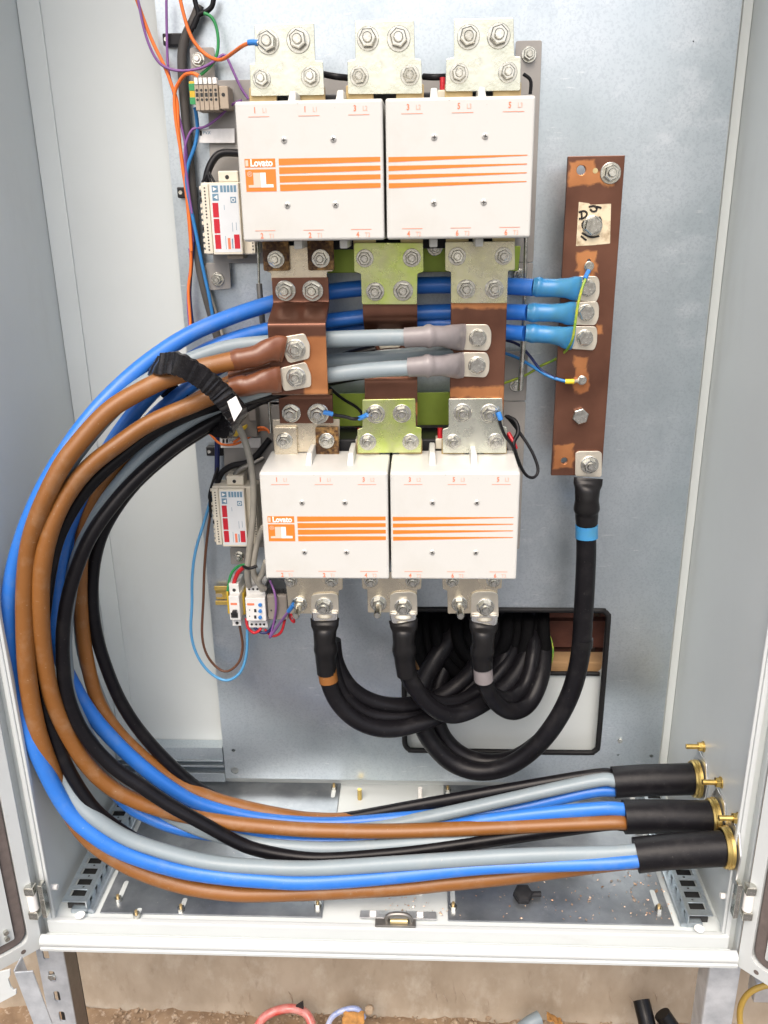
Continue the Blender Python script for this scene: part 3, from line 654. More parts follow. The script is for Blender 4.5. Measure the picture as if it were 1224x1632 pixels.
# ================================================================ LINK PLATES (T shaped)
def link(k, pts, nuts, Y, m, label, th=.005, group='T-shaped link plates', r=.0025, s=1.0):
    o = plate('link_plate', zpoly(k, pts, Y), Y+th, th, m, None, r); tag(o, label, 'link plate', group)
    for q in nuts:
        x, y = q[:2]; nut(o, zat(k, x, y, Y), (q[2] if len(q) > 2 else 1.0)*s)
    return o
YL = YT-.0056
t1 = link('b', [(103, 90), (318, 82), (323, 220), (350, 220), (356, 343), (90, 347), (85, 232), (106, 228)], [(152, 152, 1.25), (262, 146, 1.2), (130, 285, .98), (306, 278, .98)], YL, 'pale_zinc', 'link plate above upper contactor, leftmost of three, orange wire on its nut')
t2 = link('b', [(466, 75), (680, 73), (683, 212), (706, 215), (710, 338), (441, 340), (439, 220), (468, 215)], [(513, 140, 1.2), (624, 140, 1.2), (482, 276, .98), (665, 272, .98)], YL, 'pale_zinc', 'link plate above upper contactor, middle of three')
t3 = link('b', [(824, 68), (1040, 65), (1042, 203), (1066, 205), (1064, 327), (793, 330), (796, 212), (824, 208)], [(876, 134, 1.2), (985, 130, 1.25), (842, 266, .98), (1018, 262, .98)], YL, 'pale_zinc', 'link plate above upper contactor, rightmost of three')
lk1 = link('d', [(62, 85), (348, 80), (348, 192), (322, 195), (322, 235), (85, 235), (85, 200), (62, 192)], [], YT+.0085, 'beige_zinc', 'beige link plate behind two burnt terminals under the upper contactor')
for x, y in ((106, 142), (296, 138)): nut(c1, zat('d', x, y, YT), 1.0)
link('d', [(436, 72), (730, 72), (732, 195), (706, 203), (704, 333), (470, 333), (466, 203), (438, 195)], [(483, 137), (682, 135), (527, 278, 1.1), (645, 274, 1.1)], YL, 'green_zinc', 'greenish link plate under the upper contactor, on the middle copper bar')
link('d', [(823, 68), (1118, 65), (1120, 186), (1090, 190), (1086, 328), (848, 328), (848, 195), (824, 190)], [(874, 129), (1070, 128), (912, 267, 1.1), (1031, 267, 1.1)], YL, 'yellow_zinc', 'yellowish link plate under the upper contactor, on the right copper bar')
lk4 = link('g', [(132, 120), (395, 118), (392, 240), (140, 250)], [], YT+.0085, 'beige_zinc', 'beige link plate behind one tan and one burnt terminal above the lower contactor')
for x, y in ((180, 202), (344, 201)): nut(c2, zat('g', x, y, YT), 1.0)
lk5 = link('g', [(483, 42), (690, 38), (692, 148), (714, 152), (713, 248), (465, 250), (464, 158), (484, 152)], [(535, 97, 1.2), (638, 95, 1.1), (505, 206), (672, 206)], YL, 'green_zinc', 'greenish link plate above the lower contactor, under the middle copper bar')
lk6 = link('g', [(820, 38), (1030, 36), (1032, 145), (1048, 150), (1045, 250), (797, 250), (796, 158), (820, 150)], [(874, 93, 1.1), (979, 95, 1.15), (838, 206), (1003, 204)], YL, 'pale_zinc', 'pale link plate above the lower contactor, under the right copper bar')
bl = []
for pts, nn, stud, lab in (
    ([(112, 66), (298, 66), (298, 122), (285, 125), (285, 200), (124, 200), (115, 118)], [(130, 92, .9), (262, 92, .9)], (158, 168), 'leftmost'),
    ([(360, 66), (556, 66), (553, 120), (540, 122), (540, 195), (380, 197), (378, 122), (362, 118)], [(390, 92, .9), (525, 92, .9)], (415, 166), 'middle'),
    ([(622, 66), (817, 66), (815, 118), (802, 120), (800, 198), (640, 200), (638, 125), (623, 120)], [(655, 92, .9), (788, 92, .9)], (678, 168), 'rightmost')):
    o = link('i', pts, nn, YL, 'beige_zinc', 'beige link plate below the lower contactor, %s of three' % lab)
    nut(o, zat('i', *stud, YL), 1.05, True, tilt=.0); bl.append(o)

# ================================================================ COPPER BARS
def bar_profile(name, X0, X1, prof, th, mt, label):
    """prof: list of (Y front, Z) down the bar; constant width"""
    bm = bmesh.new(); pts = catmull([(0, y, z) for y, z in prof], 5); n = len(pts); R = []
    for i, p in enumerate(pts):
        t = (pts[min(i+1, n-1)]-pts[max(i-1, 0)]).normalized(); nn = Vector((0, t.z, -t.y))
        if nn.y < 0: nn = -nn
        q = p+nn*th
        R.append([bm.verts.new((X0, p.y, p.z)), bm.verts.new((X1, p.y, p.z)), bm.verts.new((X1, q.y, q.z)), bm.verts.new((X0, q.y, q.z))])
    for i in range(n-1):
        for j in range(4): bm.faces.new((R[i][j], R[i][(j+1) % 4], R[i+1][(j+1) % 4], R[i+1][j]))
    bm.faces.new(R[0]); bm.faces.new(R[-1][::-1])
    o = from_bm(bm, name, mt, None, ((X0+X1)/2, prof[0][0], prof[-1][1]), smooth=True, sharp=45); bev(o, .0012)
    return tag(o, label, 'busbar', 'vertical copper link bars')
YA = YT-.0; YBU = -.214
xa = zat('d', 88, 222, YT).x; xb = zat('d', 327, 222, YT).x
zt_ = zat('d', 0, 222, YT).z; zA = zat('d', 0, 318, YT).z; zB = zat('d', 0, 425, YBU).z; zC = zat('d', 0, 690, YBU).z; zD = zat('d', 0, 735, YT).z; zE = zat('d', 0, 838, YT).z
zC2 = zC-.012
copper('copper_left', [((xb-xa)*.5-.016, zB-.045-zE-.022, .022, .050)], wob=.004)
barl = bar_profile('copper_bar', xa, xb, [(YT, zt_), (YT, (zt_+zA)/2), *[(YT+(YBU-YT)*(.5-.5*math.cos(math.pi*q/8)), zA+(zB-zA)*q/8) for q in range(9)], (YBU, zB-.012), (YBU, (zB+zC)/2), (YBU, zC), (YBU+.006, zC2), (YT-.004, zC2-.010), (YT, zC2-.02), (YT, (zC2+zE)/2-.01), (YT, zE)], .008, 'copper_left', 'S-bent brown copper bar at left carrying two brown cable lugs')
for x, y in ((147, 275), (262, 275), (171, 793)): nut(barl, zat('d', x, y, YT), 1.2)
nut(barl, zat('d', 285, 795, YT), 1.25)
xm0, xm1 = zat('d', 474, 335, YT).x, zat('d', 705, 335, YT).x; zm0 = zat('d', 0, 180, YT).z; zm1 = zat('d', 0, 850, YT).z
copper('copper_mid', [(0, .03, .08, .010)], wob=.01)
barm = bar_profile('copper_bar', xm0, xm1, [(YT, zm0), (YT, zm0-.06), (YT+.004, zm0-.085), (-.115, zm0-.11), (-.110, zm0-.13), (-.110, (zm0+zm1)/2), (-.110, zm1+.13), (-.115, zm1+.11), (YT+.004, zm1+.085), (YT, zm1+.06), (YT, zm1)], .008, 'copper_mid', 'dark copper bar in the middle, behind the two grey cables')
xr0, xr1 = zat('d', 848, 330, YT).x, zat('d', 1086, 330, YT).x; zr0 = zat('d', 0, 180, YT).z; zr1 = zat('d', 0, 850, YT).z
copper('copper_right', [(0, zat('d', 0, 340, YT).z-zr1, .06, .0075), (-.01, zat('d', 0, 712, YT).z-zr1, .05, .009), (.05, zat('d', 0, 740, YT).z-zr1, .012, .02)], wob=.008)
barr = bar_profile('copper_bar', xr0, xr1, [(YT, zr0), (YT, zr0-.1), (YT, (zr0+zr1)/2), (YT, zr1+.1), (YT, zr1)], .010, 'copper_right', 'flat brown copper bar at right carrying two grey cable lugs')
# neutral bar
YN = -.100; nx0, nx1, nz0, nz1 = .1965, .2865, .738, 1.2705
ncx = (nx0+nx1)/2
def npos(x, y): q = zat('f', x, y, YN); return q.x-ncx, q.z-nz0
pt = []
for x, y, w, h_ in ((430, 165, .024, .022), (520, 185, .022, .012), (450, 575, .020, .020), (425, 1040, .014, .012), (428, 1120, .014, .026), (510, 890, .006, .008), (345, 1480, .020, .026), (450, 640, .012, .01)):
    a, b = npos(x, y); pt.append((a, b, w*.85, h_*.85))
copper('copper_neutral', pt, wob=.011)
q1 = zat('f', 427, 149, YN); q2 = zat('f', 348, 1500, YN); q3 = zat('f', 463, 570, YN)
nb = slab('neutral_busbar', [[(nx0, nz0), (nx1, nz0), (nx1, nz1), (nx0, nz1)], circ(q1.x, q1.z, .0075), circ(q2.x, q2.z, .006), circ(q3.x, q3.z, .003, 10)], XZ(YN+.010), .010, 'copper_neutral', None, .0008, (ncx, YN, nz0))
tag(nb, 'long upright brown copper neutral bar at right with three blue cables', 'busbar')
for z in (nz0+.09, nz1-.09):
    bm = bmesh.new(); lathe(bm, [(.020, 0), (.022, .02), (.017, .04), (.022, .06), (.020, -YN-.0105)], 16)
    for v in bm.verts: v.co += Vector((ncx-.01, 0, z))
    from_bm(bm, 'standoff', 'brown_sleeve', nb, smooth=True, sharp=50)
nut(nb, zat('f', 562, 163, YN), 1.15)
q = zat('f', 492, 152, YN); slab('drill_mark', [circ(q.x, q.z, .0042, 12)], XZ(YN), .0004, 'tongue_gold', nb, 0)
lb = plate('paper_label', zpoly('f', [(415, 297), (462, 303), (470, 310), (565, 305), (560, 490), (478, 498), (402, 502)], YN), YN, .0006, 'aged_label', nb, .001, (), 0)
for st in ([(415, 345), (440, 338), (455, 352), (440, 372), (415, 375)], [(428, 340), (430, 378)], [(462, 320), (490, 315), (500, 335), (480, 342), (468, 330)], [(500, 330), (495, 318), (520, 325)], [(440, 385), (430, 405), (445, 430)], [(510, 365), (520, 385), (512, 410)], [(430, 440), (470, 462), (510, 455)], [(425, 455), (450, 475)]):
    tube('ink_mark', [zat('f', x, y, YN-.0008) for x, y in st], .0016, 'ink', lb, n=4, sides=6)
bolt(nb, zat('f', 478, 407, YN-.0006), 1.15)
bolt(nb, zat('f', 420, 1290, YN), 1.15, False)
bolt(nb, zat('f', 463, 596, YN-.002), .58); bolt(nb, zat('f', 430, 1125, YN-.002), .58)

# ================================================================ HEAVY CABLES
RC = .0132
def pxpath(L): return [at(*p) for p in L]
def cable(name, L, r, m, label, cat='cable', group=None, n=6, sides=16, sh=None):
    P = pxpath(L)
    if sh is not None:                      # the core ends inside its sheath
        gz, gy, (px, py) = GL[sh]; s0 = at(px, py, gy); d = (Vector((RX, gy, gz))-s0).normalized()
        off = at(L[-2][0], L[-2][1], L[-2][2])-s0; off -= d*off.dot(d)
        if off.length > .0150: off = off.normalized()*.0150
        P = [p for p in P if p.z > .45 or (p-s0).dot(d) < -.20]+[s0+off*1.06-d*.05, s0+off, s0+off*.9+d*.035]
    o = tube(name, P, r, m, None, n=n, sides=20, wob=.035); return tag(o, label, cat, group)
def lug(parent, k, poly, Y, sleeve, radii, smat, boltpos, kind='nut', lmat='tin', th=.004, s=1.1, sY=None):
    """palm (front at Y) traced as a polygon, heat-shrink sleeve as a shaped sweep"""
    pl = plate('lug', zpoly(k, poly, Y), Y+th, th, lmat, parent, .005)
    if boltpos:
        (nut if kind == 'nut' else bolt)(parent, zat(k, *boltpos, Y), s)
    P = [zat(k, x, y, yy) for x, y, yy in sleeve]
    tube('sleeve', P, 0, smat, parent, n=5, sides=18, radii=radii, flat=True)
SH = [(.020, .0055), (.0195, .008), (.0160, .012), (.0148, .0148), (.0150, .0148), (.0166, .0164), (.0142, .0142)]
YBR = YBU-.0045
CG = 'power cable cores'
GL = [(.149, -.178, (977, 1247)), (.145, -.286, (994, 1302)), (.143, -.360, (1013, 1363))]
# --- three sheathed cables and glands at the right wall
for i, (gz, gy, (px, py)) in enumerate(GL):
    lab = ('rearmost', 'middle', 'front')[i]
    s0 = at(px, py, gy); e = Vector((RX, gy, gz)); R_ = .0300
    mid = (s0+e)/2
    o = tube('sheathed_cable', [s0, s0.lerp(e, .3)+Vector((0, 0, .002)), s0.lerp(e, .7)+Vector((0, 0, .001)), e], R_, 'sheath', None, n=6, sides=28)
    tag(o, 'thick black taped cable sheath entering the right wall, %s of three' % lab, 'cable', 'sheathed cables through the glands')
    gl = empty('cable_gland', (RX, gy, gz)); tag(gl, 'brass cable gland ring on the right wall, %s of three' % lab, 'cable gland', 'brass cable glands')
    bm = bmesh.new()
    for r0, r1, xx0, xx1, nn in ((R_+.0005, R_+.0062, .006, .019, 36),):
        ring = []
        for (rr, xx) in ((r1, xx0), (r1, xx1-.008), (r1-.0015, xx1-.006), (r1-.001, xx1-.003), (r1-.003, xx1), (r0, xx1), (r0, xx0)):
            ring.append([bm.verts.new((RX-xx, gy+rr*math.cos(2*math.pi*j/nn), gz+rr*math.sin(2*math.pi*j/nn))) for j in range(nn)])
        for a in range(len(ring)):
            b = (a+1) % len(ring)
            for j in range(nn): bm.faces.new((ring[a][j], ring[a][(j+1) % nn], ring[b][(j+1) % nn], ring[b][j]))
    from_bm(bm, 'lock_ring', 'brass', gl, smooth=True, sharp=30)
    # banjo earth tag: hexagonal galvanised plate
    a0 = .35; hexp = [(gy+.050*math.cos(a0+j*math.pi/3), gz-.002+.050*math.sin(a0+j*math.pi/3)) for j in range(6)]
    hexp = [(gy-.036, gz-.048), (gy+.036, gz-.048), (gy+.042, gz+.015), (gy+.022, gz+.050), (gy-.022, gz+.050), (gy-.042, gz+.015)]
    slab('earth_tag', [roundpoly(hexp, .004)], ((RX-.0005, 0, 0), (0, 1, 0), (0, 0, 1), (-1, 0, 0)), .003, 'bright_zinc', gl, .0006)
    q = (1122, 1150, 1180)[i], (1190, 1247, 1308)[i]; B = atx(*q, RX)
    if i == 2: B.y += .006
    eb = empty('brass_bolt', B); tag(eb, 'brass earth bolt through the right wall above the %s gland' % lab, 'bolt', 'brass earth bolts')
    tube('stud', [B, B+Vector((-.016, 0, 0)), B+Vector((-.034, 0, 0))], .0048, 'brass', eb, n=2, sides=12, smoothit=0)
    tube('washer', [B-Vector((.0005, 0, 0)), B+Vector((-.0015, 0, 0)), B+Vector((-.0025, 0, 0))], .0105, 'brass', eb, n=1, sides=18, smoothit=0)
    tube('nut', [B+Vector((-.003, 0, 0)), B+Vector((-.007, 0, 0)), B+Vector((-.011, 0, 0))], .0092, 'brass', eb, n=1, sides=6, smoothit=0)

# --- blue
blueA = cable('blue_cable', [(850, 458, -.112), (810, 456, -.10), (718, 454, -.09), (620, 457, -.085), (524, 465, -.085), (432, 484, -.095), (330, 520, -.15), (265, 556, -.19), (200, 607, -.24), (140, 670, -.285), (85, 750, -.32), (46, 830, -.335), (22, 910, -.345), (12, 1000, -.348), (23, 1100, -.350), (56, 1192, -.358), (103, 1285, -.362), (154, 1334, -.368), (206, 1362, -.365), (275, 1384, -.362), (343, 1396, -.36), (420, 1403, -.36), (499, 1406, -.36), (632, 1396, -.36), (740, 1384, -.362), (820, 1379, -.365), (904, 1375, -.372), (1015, 1371, -.376), (1045, 1368, -.372)], RC*1.06, 'blue_core', 'blue cable, outermost of the loop at left, ending in the front sheath', 'cable', CG, sh=2)
lug(blueA, 'f', [(412, 641), (500, 642), (512, 665), (512, 725), (498, 762), (412, 755)], YN-.0045, [(418, 700, YN-.006), (395, 699, YN-.010), (350, 697, YN-.014), (300, 697, YN-.016), (250, 696, YN-.014), (225, 692, YN-.013), (203, 690, YN-.012)], SH, 'blue_sleeve', (455, 697), 'bolt', s=1.0)
blue2 = cable('blue_cable', [(840, 498, -.112), (808, 497, -.10), (718, 497, -.09), (620, 501, -.088), (522, 512, -.09), (426, 526, -.10), (360, 545, -.13), (300, 575, -.16), (250, 618, -.185), (200, 675, -.21), (150, 755, -.235), (113, 830, -.25), (96, 889, -.26), (88, 945, -.265), (87, 1009, -.265), (108, 1076, -.26), (154, 1150, -.25), (215, 1212, -.235), (275, 1258, -.225), (326, 1284, -.218), (416, 1305, -.21), (524, 1313, -.205), (632, 1305, -.20), (725, 1297, -.195), (800, 1293, -.19), (904, 1274, -.188), (976, 1262, -.185), (1010, 1256, -.182)], RC, 'blue_core', 'blue cable from the middle neutral lug, ending in the rearmost sheath', 'cable', CG, sh=0)
lug(blue2, 'f', [(388, 763), (502, 759), (510, 785), (508, 835), (492, 871), (388, 868)], YN-.0045, [(392, 815, YN-.006), (370, 815, YN-.010), (330, 813, YN-.014), (285, 812, YN-.016), (235, 811, YN-.014), (205, 811, YN-.013), (175, 810, YN-.012)], SH, 'blue_sleeve', (449, 811), 'bolt', s=1.0)
blue3 = cable('blue_cable', [(836, 531, -.112), (808, 529, -.10), (718, 516, -.085), (620, 518, -.07), (520, 530, -.06), (430, 548, -.07), (350, 585, -.11), (260, 650, -.16), (190, 730, -.20), (135, 820, -.225), (104, 920, -.24), (97, 1000, -.24), (106, 1090, -.24), (140, 1190, -.25), (192, 1272, -.262), (240, 1303, -.268), (292, 1322, -.27), (360, 1332, -.268), (452, 1339, -.265), (542, 1341, -.265), (603, 1337, -.266), (700, 1322, -.27), (800, 1304, -.276), (904, 1293, -.28), (992, 1289, -.284), (1020, 1290, -.284)], RC*.96, 'blue_core', 'blue cable from the lowest neutral lug, ending in the middle sheath', 'cable', CG, sh=1)
lug(blue3, 'f', [(383, 875), (495, 876), (502, 900), (500, 952), (486, 987), (380, 980)], YN-.0045, [(388, 930, YN-.006), (365, 928, YN-.010), (325, 920, YN-.014), (280, 914, YN-.016), (232, 910, YN-.014), (200, 907, YN-.013), (168, 905, YN-.012)], SH, 'blue_sleeve', (443, 928), 'bolt', s=1.0)
# --- brown
br1 = cable('brown_cable', [(385, 571, -.232), (371, 575, -.235), (318, 587, -.25), (266, 603, -.265), (220, 625, -.28), (172, 655, -.30), (124, 707, -.325), (93, 751, -.34), (64, 813, -.352), (46, 872, -.352), (40, 940, -.356), (40, 1009, -.356), (44, 1077, -.356), (55, 1146, -.354), (72, 1202, -.351), (96, 1258, -.340), (124, 1316, -.338), (165, 1356, -.345), (223, 1389, -.35), (292, 1412, -.352), (360, 1423, -.352), (420, 1425, -.352), (500, 1422, -.352), (632, 1415, -.352), (722, 1406, -.352), (820, 1396, -.352), (904, 1386, -.352), (1015, 1376, -.355), (1040, 1373, -.355)], RC*1.12, 'brown_core', 'brown cable of the upper brown lug, outermost brown in the loop', 'cable', CG, sh=2)
lug(br1, 'e', [(808, 448), (938, 425), (972, 500), (968, 580), (842, 608), (815, 560)], YBR, [(816, 525, YBR-.002), (780, 520, YBR-.005), (720, 530, YBR-.009), (650, 562, YBR-.012), (575, 578, YBR-.014), (540, 585, YBR-.014), (485, 598, YBR-.015)], [(.021, .0055), (.0215, .009), (.0185, .014), (.0172, .0172), (.0168, .0170), (.0178, .0178), (.0158, .0158)], 'brown_sleeve', (885, 522), s=1.15)
br2 = cable('brown_cable', [(395, 612, -.232), (370, 620, -.235), (340, 631, -.242), (303, 646, -.255), (240, 673, -.275), (192, 705, -.295), (144, 742, -.315), (108, 786, -.33), (82, 840, -.345), (67, 906, -.352), (65, 974, -.35), (70, 1043, -.34), (83, 1112, -.33), (113, 1180, -.318), (148, 1230, -.308), (189, 1263, -.30), (240, 1285, -.292), (300, 1301, -.285), (370, 1312, -.28), (450, 1320, -.276), (524, 1324, -.276), (668, 1324, -.28), (820, 1317, -.288), (897, 1315, -.292), (994, 1311, -.296), (1020, 1309, -.295)], RC*1.06, 'brown_core', 'brown cable of the lower brown lug, ending in the middle sheath', 'cable', CG, sh=1)
lug(br2, 'e', [(782, 640), (945, 600), (978, 680), (978, 752), (815, 780), (785, 700)], YBR, [(792, 705, YBR-.002), (760, 708, YBR-.005), (700, 715, YBR-.009), (640, 730, YBR-.012), (590, 745, YBR-.014), (555, 745, YBR-.014), (490, 755, YBR-.015)], [(.021, .0055), (.0215, .009), (.020, .014), (.0172, .0172), (.0168, .0170), (.0178, .0178), (.0158, .0158)], 'brown_sleeve', (888, 692), s=1.1)
br3 = cable('brown_cable', [(470, 585, -.175), (430, 590, -.185), (390, 600, -.19), (330, 630, -.2), (260, 672, -.21), (192, 734, -.225), (154, 786, -.235), (135, 837, -.24), (128, 906, -.24), (129, 974, -.236), (137, 1043, -.23), (154, 1112, -.222), (182, 1160, -.215), (220, 1200, -.21), (270, 1240, -.205), (326, 1268, -.2), (377, 1284, -.198), (452, 1300, -.195), (517, 1307, -.19), (620, 1302, -.182), (720, 1290, -.175), (850, 1270, -.168), (977, 1254, -.165), (1010, 1250, -.168)], RC*1.0, 'brown_core', 'brown cable, innermost brown of the loop, ending behind the rearmost sheath', 'cable', CG, sh=0)
lug(br3, 'e', [(845, 590), (900, 590), (900, 660), (845, 660)], -.185, [(845, 630, -.188), (800, 632, -.19), (740, 640, -.192), (680, 650, -.192), (620, 665, -.192), (560, 680, -.192), (490, 690, -.19)], SH, 'brown_sleeve', None)
# --- black
bk1 = cable('black_cable', [(600, 560, -.135), (540, 575, -.135), (480, 598, -.14), (420, 630, -.155), (370, 655, -.175), (318, 684, -.2), (266, 720, -.225), (206, 774, -.255), (152, 842, -.285), (122, 906, -.30), (104, 974, -.312), (100, 1043, -.315), (108, 1112, -.315), (136, 1173, -.312), (180, 1222, -.31), (225, 1253, -.308), (268, 1282, -.306), (326, 1314, -.304), (377, 1342, -.302), (420, 1357, -.30), (499, 1368, -.30), (596, 1363, -.30), (704, 1351, -.298), (820, 1340, -.296), (966, 1324, -.292), (1000, 1318, -.29)], RC*.92, 'black_core', 'black cable crossing in front of the loop, ending in the middle sheath', 'cable', CG, sh=1)
bk2 = cable('black_cable', [(600, 580, -.115), (520, 596, -.12), (430, 628, -.13), (370, 658, -.145), (318, 688, -.165), (266, 724, -.185), (206, 780, -.2), (162, 850, -.212), (147, 920, -.22), (149, 985, -.22), (162, 1043, -.215), (192, 1118, -.208), (233, 1178, -.20), (292, 1238, -.195), (336, 1268, -.19), (400, 1293, -.188), (470, 1304, -.186), (538, 1306, -.184), (668, 1283, -.18), (820, 1257, -.176), (904, 1240, -.172), (972, 1236, -.168), (1005, 1238, -.170)], RC*.90, 'black_core', 'black cable, innermost of the loop, along the top edge of the floor run', 'cable', CG, sh=0)
bk3 = cable('black_cable', [(600, 590, -.105), (520, 605, -.12), (420, 630, -.16), (330, 648, -.21), (250, 684, -.24), (196, 724, -.265), (150, 764, -.285), (114, 812, -.302), (88, 868, -.315), (74, 940, -.322), (66, 1030, -.325), (70, 1120, -.325), (93, 1192, -.33), (127, 1258, -.34), (170, 1308, -.345), (260, 1360, -.345), (400, 1392, -.345), (600, 1390, -.348), (800, 1376, -.35), (1015, 1360, -.352), (1040, 1360, -.355)], RC*.90, 'black_core', 'black cable between the two outer brown cables, ending in the front sheath', 'cable', CG, sh=2)
lugb = plate('lug', zpoly('d', [(532, 424), (560, 416), (628, 412), (636, 430), (634, 515), (545, 522)], -.123), -.119, .004, 'tin', bk1, .004)
# --- grey
gr1 = cable('grey_cable', [(655, 538, -.190), (620, 538, -.188), (580, 539, -.182), (525, 541, -.175), (470, 544, -.170), (427, 547, -.172), (360, 555, -.19), (290, 580, -.22), (230, 612, -.25), (170, 662, -.28), (105, 745, -.31), (62, 820, -.33), (36, 890, -.325), (24, 950, -.33), (22, 1010, -.335), (30, 1080, -.330), (52, 1150, -.328), (84, 1215, -.330), (120, 1274, -.346), (154, 1306, -.356), (206, 1338, -.356), (275, 1361, -.354), (343, 1376, -.352), (420, 1382, -.352), (500, 1384, -.352), (632, 1376, -.356), (820, 1364, -.364), (904, 1356, -.368), (1008, 1351, -.372), (1040, 1351, -.370)], RC*1.0, 'grey_core', 'grey cable of the upper grey lug, running down to the front sheath', 'cable', CG, sh=2)
YG = YT-.0045
SG = [(.0215, .0055), (.022, .009), (.020, .014), (.0168, .0168), (.0170, .0170), (.0196, .0196), (.0166, .0166), (.0160, .0160)]
lug(gr1, 'd', [(905, 418), (1005, 418), (1020, 450), (1018, 500), (1004, 530), (898, 526)], YG, [(905, 472, YG-.002), (885, 472, YG-.006), (850, 470, YG-.018), (810, 468, YG-.028), (775, 468, YG-.034), (752, 468, YG-.037), (725, 470, YG-.038), (652, 474, -.19)], SG, 'grey_sleeve', (962, 474), 'bolt', s=1.05)
gr2 = cable('grey_cable', [(660, 586, -.190), (620, 588, -.188), (580, 591, -.182), (524, 598, -.178), (470, 606, -.176), (430, 617, -.18), (370, 637, -.19), (303, 668, -.205), (240, 716, -.225), (192, 769, -.24), (155, 822, -.245), (124, 890, -.25), (107, 965, -.255), (103, 1035, -.26), (114, 1110, -.265), (150, 1192, -.268), (215, 1260, -.272), (290, 1310, -.276), (380, 1340, -.28), (470, 1351, -.284), (560, 1352, -.286), (686, 1342, -.286), (776, 1334, -.286), (900, 1316, -.28), (992, 1302, -.272), (1020, 1300, -.275)], RC*.98, 'grey_core', 'grey cable of the lower grey lug, ending in the middle sheath', 'cable', CG, sh=1)
lug(gr2, 'd', [(895, 537), (1000, 537), (1012, 568), (1010, 615), (996, 643), (890, 638)], YG, [(900, 590, YG-.002), (880, 592, YG-.006), (845, 592, YG-.018), (805, 593, YG-.028), (770, 594, YG-.034), (748, 594, YG-.037), (722, 596, YG-.038), (668, 600, -.19)], SG, 'grey_sleeve', (958, 591), 'bolt', s=1.05)
gr3 = cable('grey_cable', [(740, 560, -.135), (690, 562, -.14), (650, 566, -.142), (580, 572, -.142), (524, 577, -.138), (430, 600, -.135), (330, 655, -.16), (250, 715, -.19), (194, 780, -.195), (150, 850, -.20), (131, 930, -.205), (134, 1040, -.20), (175, 1150, -.20), (245, 1240, -.20), (340, 1292, -.205), (430, 1314, -.21), (530, 1320, -.212), (610, 1315, -.21), (704, 1298, -.206), (820, 1272, -.202), (904, 1252, -.198), (976, 1243, -.194), (1008, 1243, -.188)], RC*.98, 'grey_core', 'grey cable behind the two lugged grey ones, ending in the rearmost sheath', 'cable', CG, sh=0)

# --- black tape strap round the bundle
def ribbon(name, P, width, thick, m, wdir, parent=None):
    pts = catmull(P+[P[0]], 14)[:-1]; n = len(pts); c = sum(pts, Vector())/n; bm = bmesh.new(); R = []
    wd = Vector(wdir).normalized()
    for i, p in enumerate(pts):
        t = (pts[(i+1) % n]-pts[i-1]).normalized(); w = (wd-t*wd.dot(t)).normalized(); o_ = t.cross(w)
        if o_.dot(p-c) < 0: o_ = -o_
        k = thick*(1+.8*noise.noise(Vector((i*.42, 0, 0)))+.35*noise.noise(Vector((i*1.3, 3, 0)))); ww = width*(1+.12*noise.noise(Vector((i*.35, 7, 0))))
        R.append([bm.verts.new(p+w*a*ww/2+o_*b) for a, b in ((-1, 0), (-.92, k*.9), (-.3, k*1.15), (.25, k*.95), (.9, k), (1, 0))])
    for i in range(n):
        for j in range(6): bm.faces.new((R[i][j], R[i][(j+1) % 6], R[(i+1) % n][(j+1) % 6], R[(i+1) % n][j]))
    return from_bm(bm, name, m, parent, smooth=True, sharp=40)
tp = ribbon('tape_strap', pxpath([(256, 581, -.272), (283, 580, -.296), (312, 595, -.302), (340, 616, -.300), (364, 641, -.292), (379, 666, -.265), (366, 682, -.225), (335, 674, -.185), (300, 650, -.155), (266, 618, -.145), (247, 597, -.18), (245, 587, -.23)]), .037, .0050, 'tape', (.62, -.10, .78))
tag(tp, 'black tape strap bundling the cables left of the copper bars', 'tape')
wl = plate('white_label', [(q.x, q.z) for q in (at(362, 640, -.303), at(376, 631, -.303), at(386, 652, -.303), at(373, 672, -.303))], -.302, .0012, 'white_paper', tp, .001)

# ================================================================ OUTGOING BLACK CABLES (lower)
OG = 'outgoing black cables'
RO = .0165
YO = YL-.0045
SB = [(.027, .006), (.026, .010), (.0215, .019), (.0205, .0205), (.0225, .022), (.0195, .0195), (.0185, .0185)]
def out_cable(L, label, r=RO): return cable('black_cable', L, r, 'sheath', label, 'cable', OG)
oa = out_cable([(517, 1012, -.172), (519, 1050, -.175), (524, 1088, -.178), (542, 1125, -.18), (576, 1153, -.178), (620, 1163, -.165), (672, 1152, -.14), (725, 1128, -.11), (775, 1090, -.07), (805, 1040, -.02), (805, 995, .04), (795, 950, .09)], 'black cable with brown tape band hanging from the left lower lug')
lug(oa, 'i', [(196, 142), (214, 136), (268, 134), (284, 142), (286, 204), (194, 206)], YO, [(240, 214, YO-.002), (240, 236, YO-.008), (240, 262, YO-.014), (240, 290, YO-.016), (243, 315, YO-.017), (243, 345, YO-.017), (246, 392, YO-.017)], SB, 'black_sleeve', (238, 174), s=1.2)
tube('ferrule', [zat('i', 240, y, YO-.004) for y in (196, 214, 230)], 0, 'tin_shiny', oa, n=3, sides=18, radii=[(.024, .004), (.0245, .007), (.022, .010)], flat=True)
tube('phase_band', [at(521, 1066, -.176), at(522, 1075, -.177), at(524, 1086, -.178)], .0180, 'brown_core', oa, n=2, sides=18)
ob = out_cable([(643, 1012, -.172), (645, 1045, -.175), (654, 1082, -.175), (680, 1120, -.168), (718, 1140, -.15), (762, 1126, -.12), (812, 1088, -.07), (840, 1040, -.02), (845, 998, .04), (835, 955, .09)], 'black cable hanging from the middle lower lug')
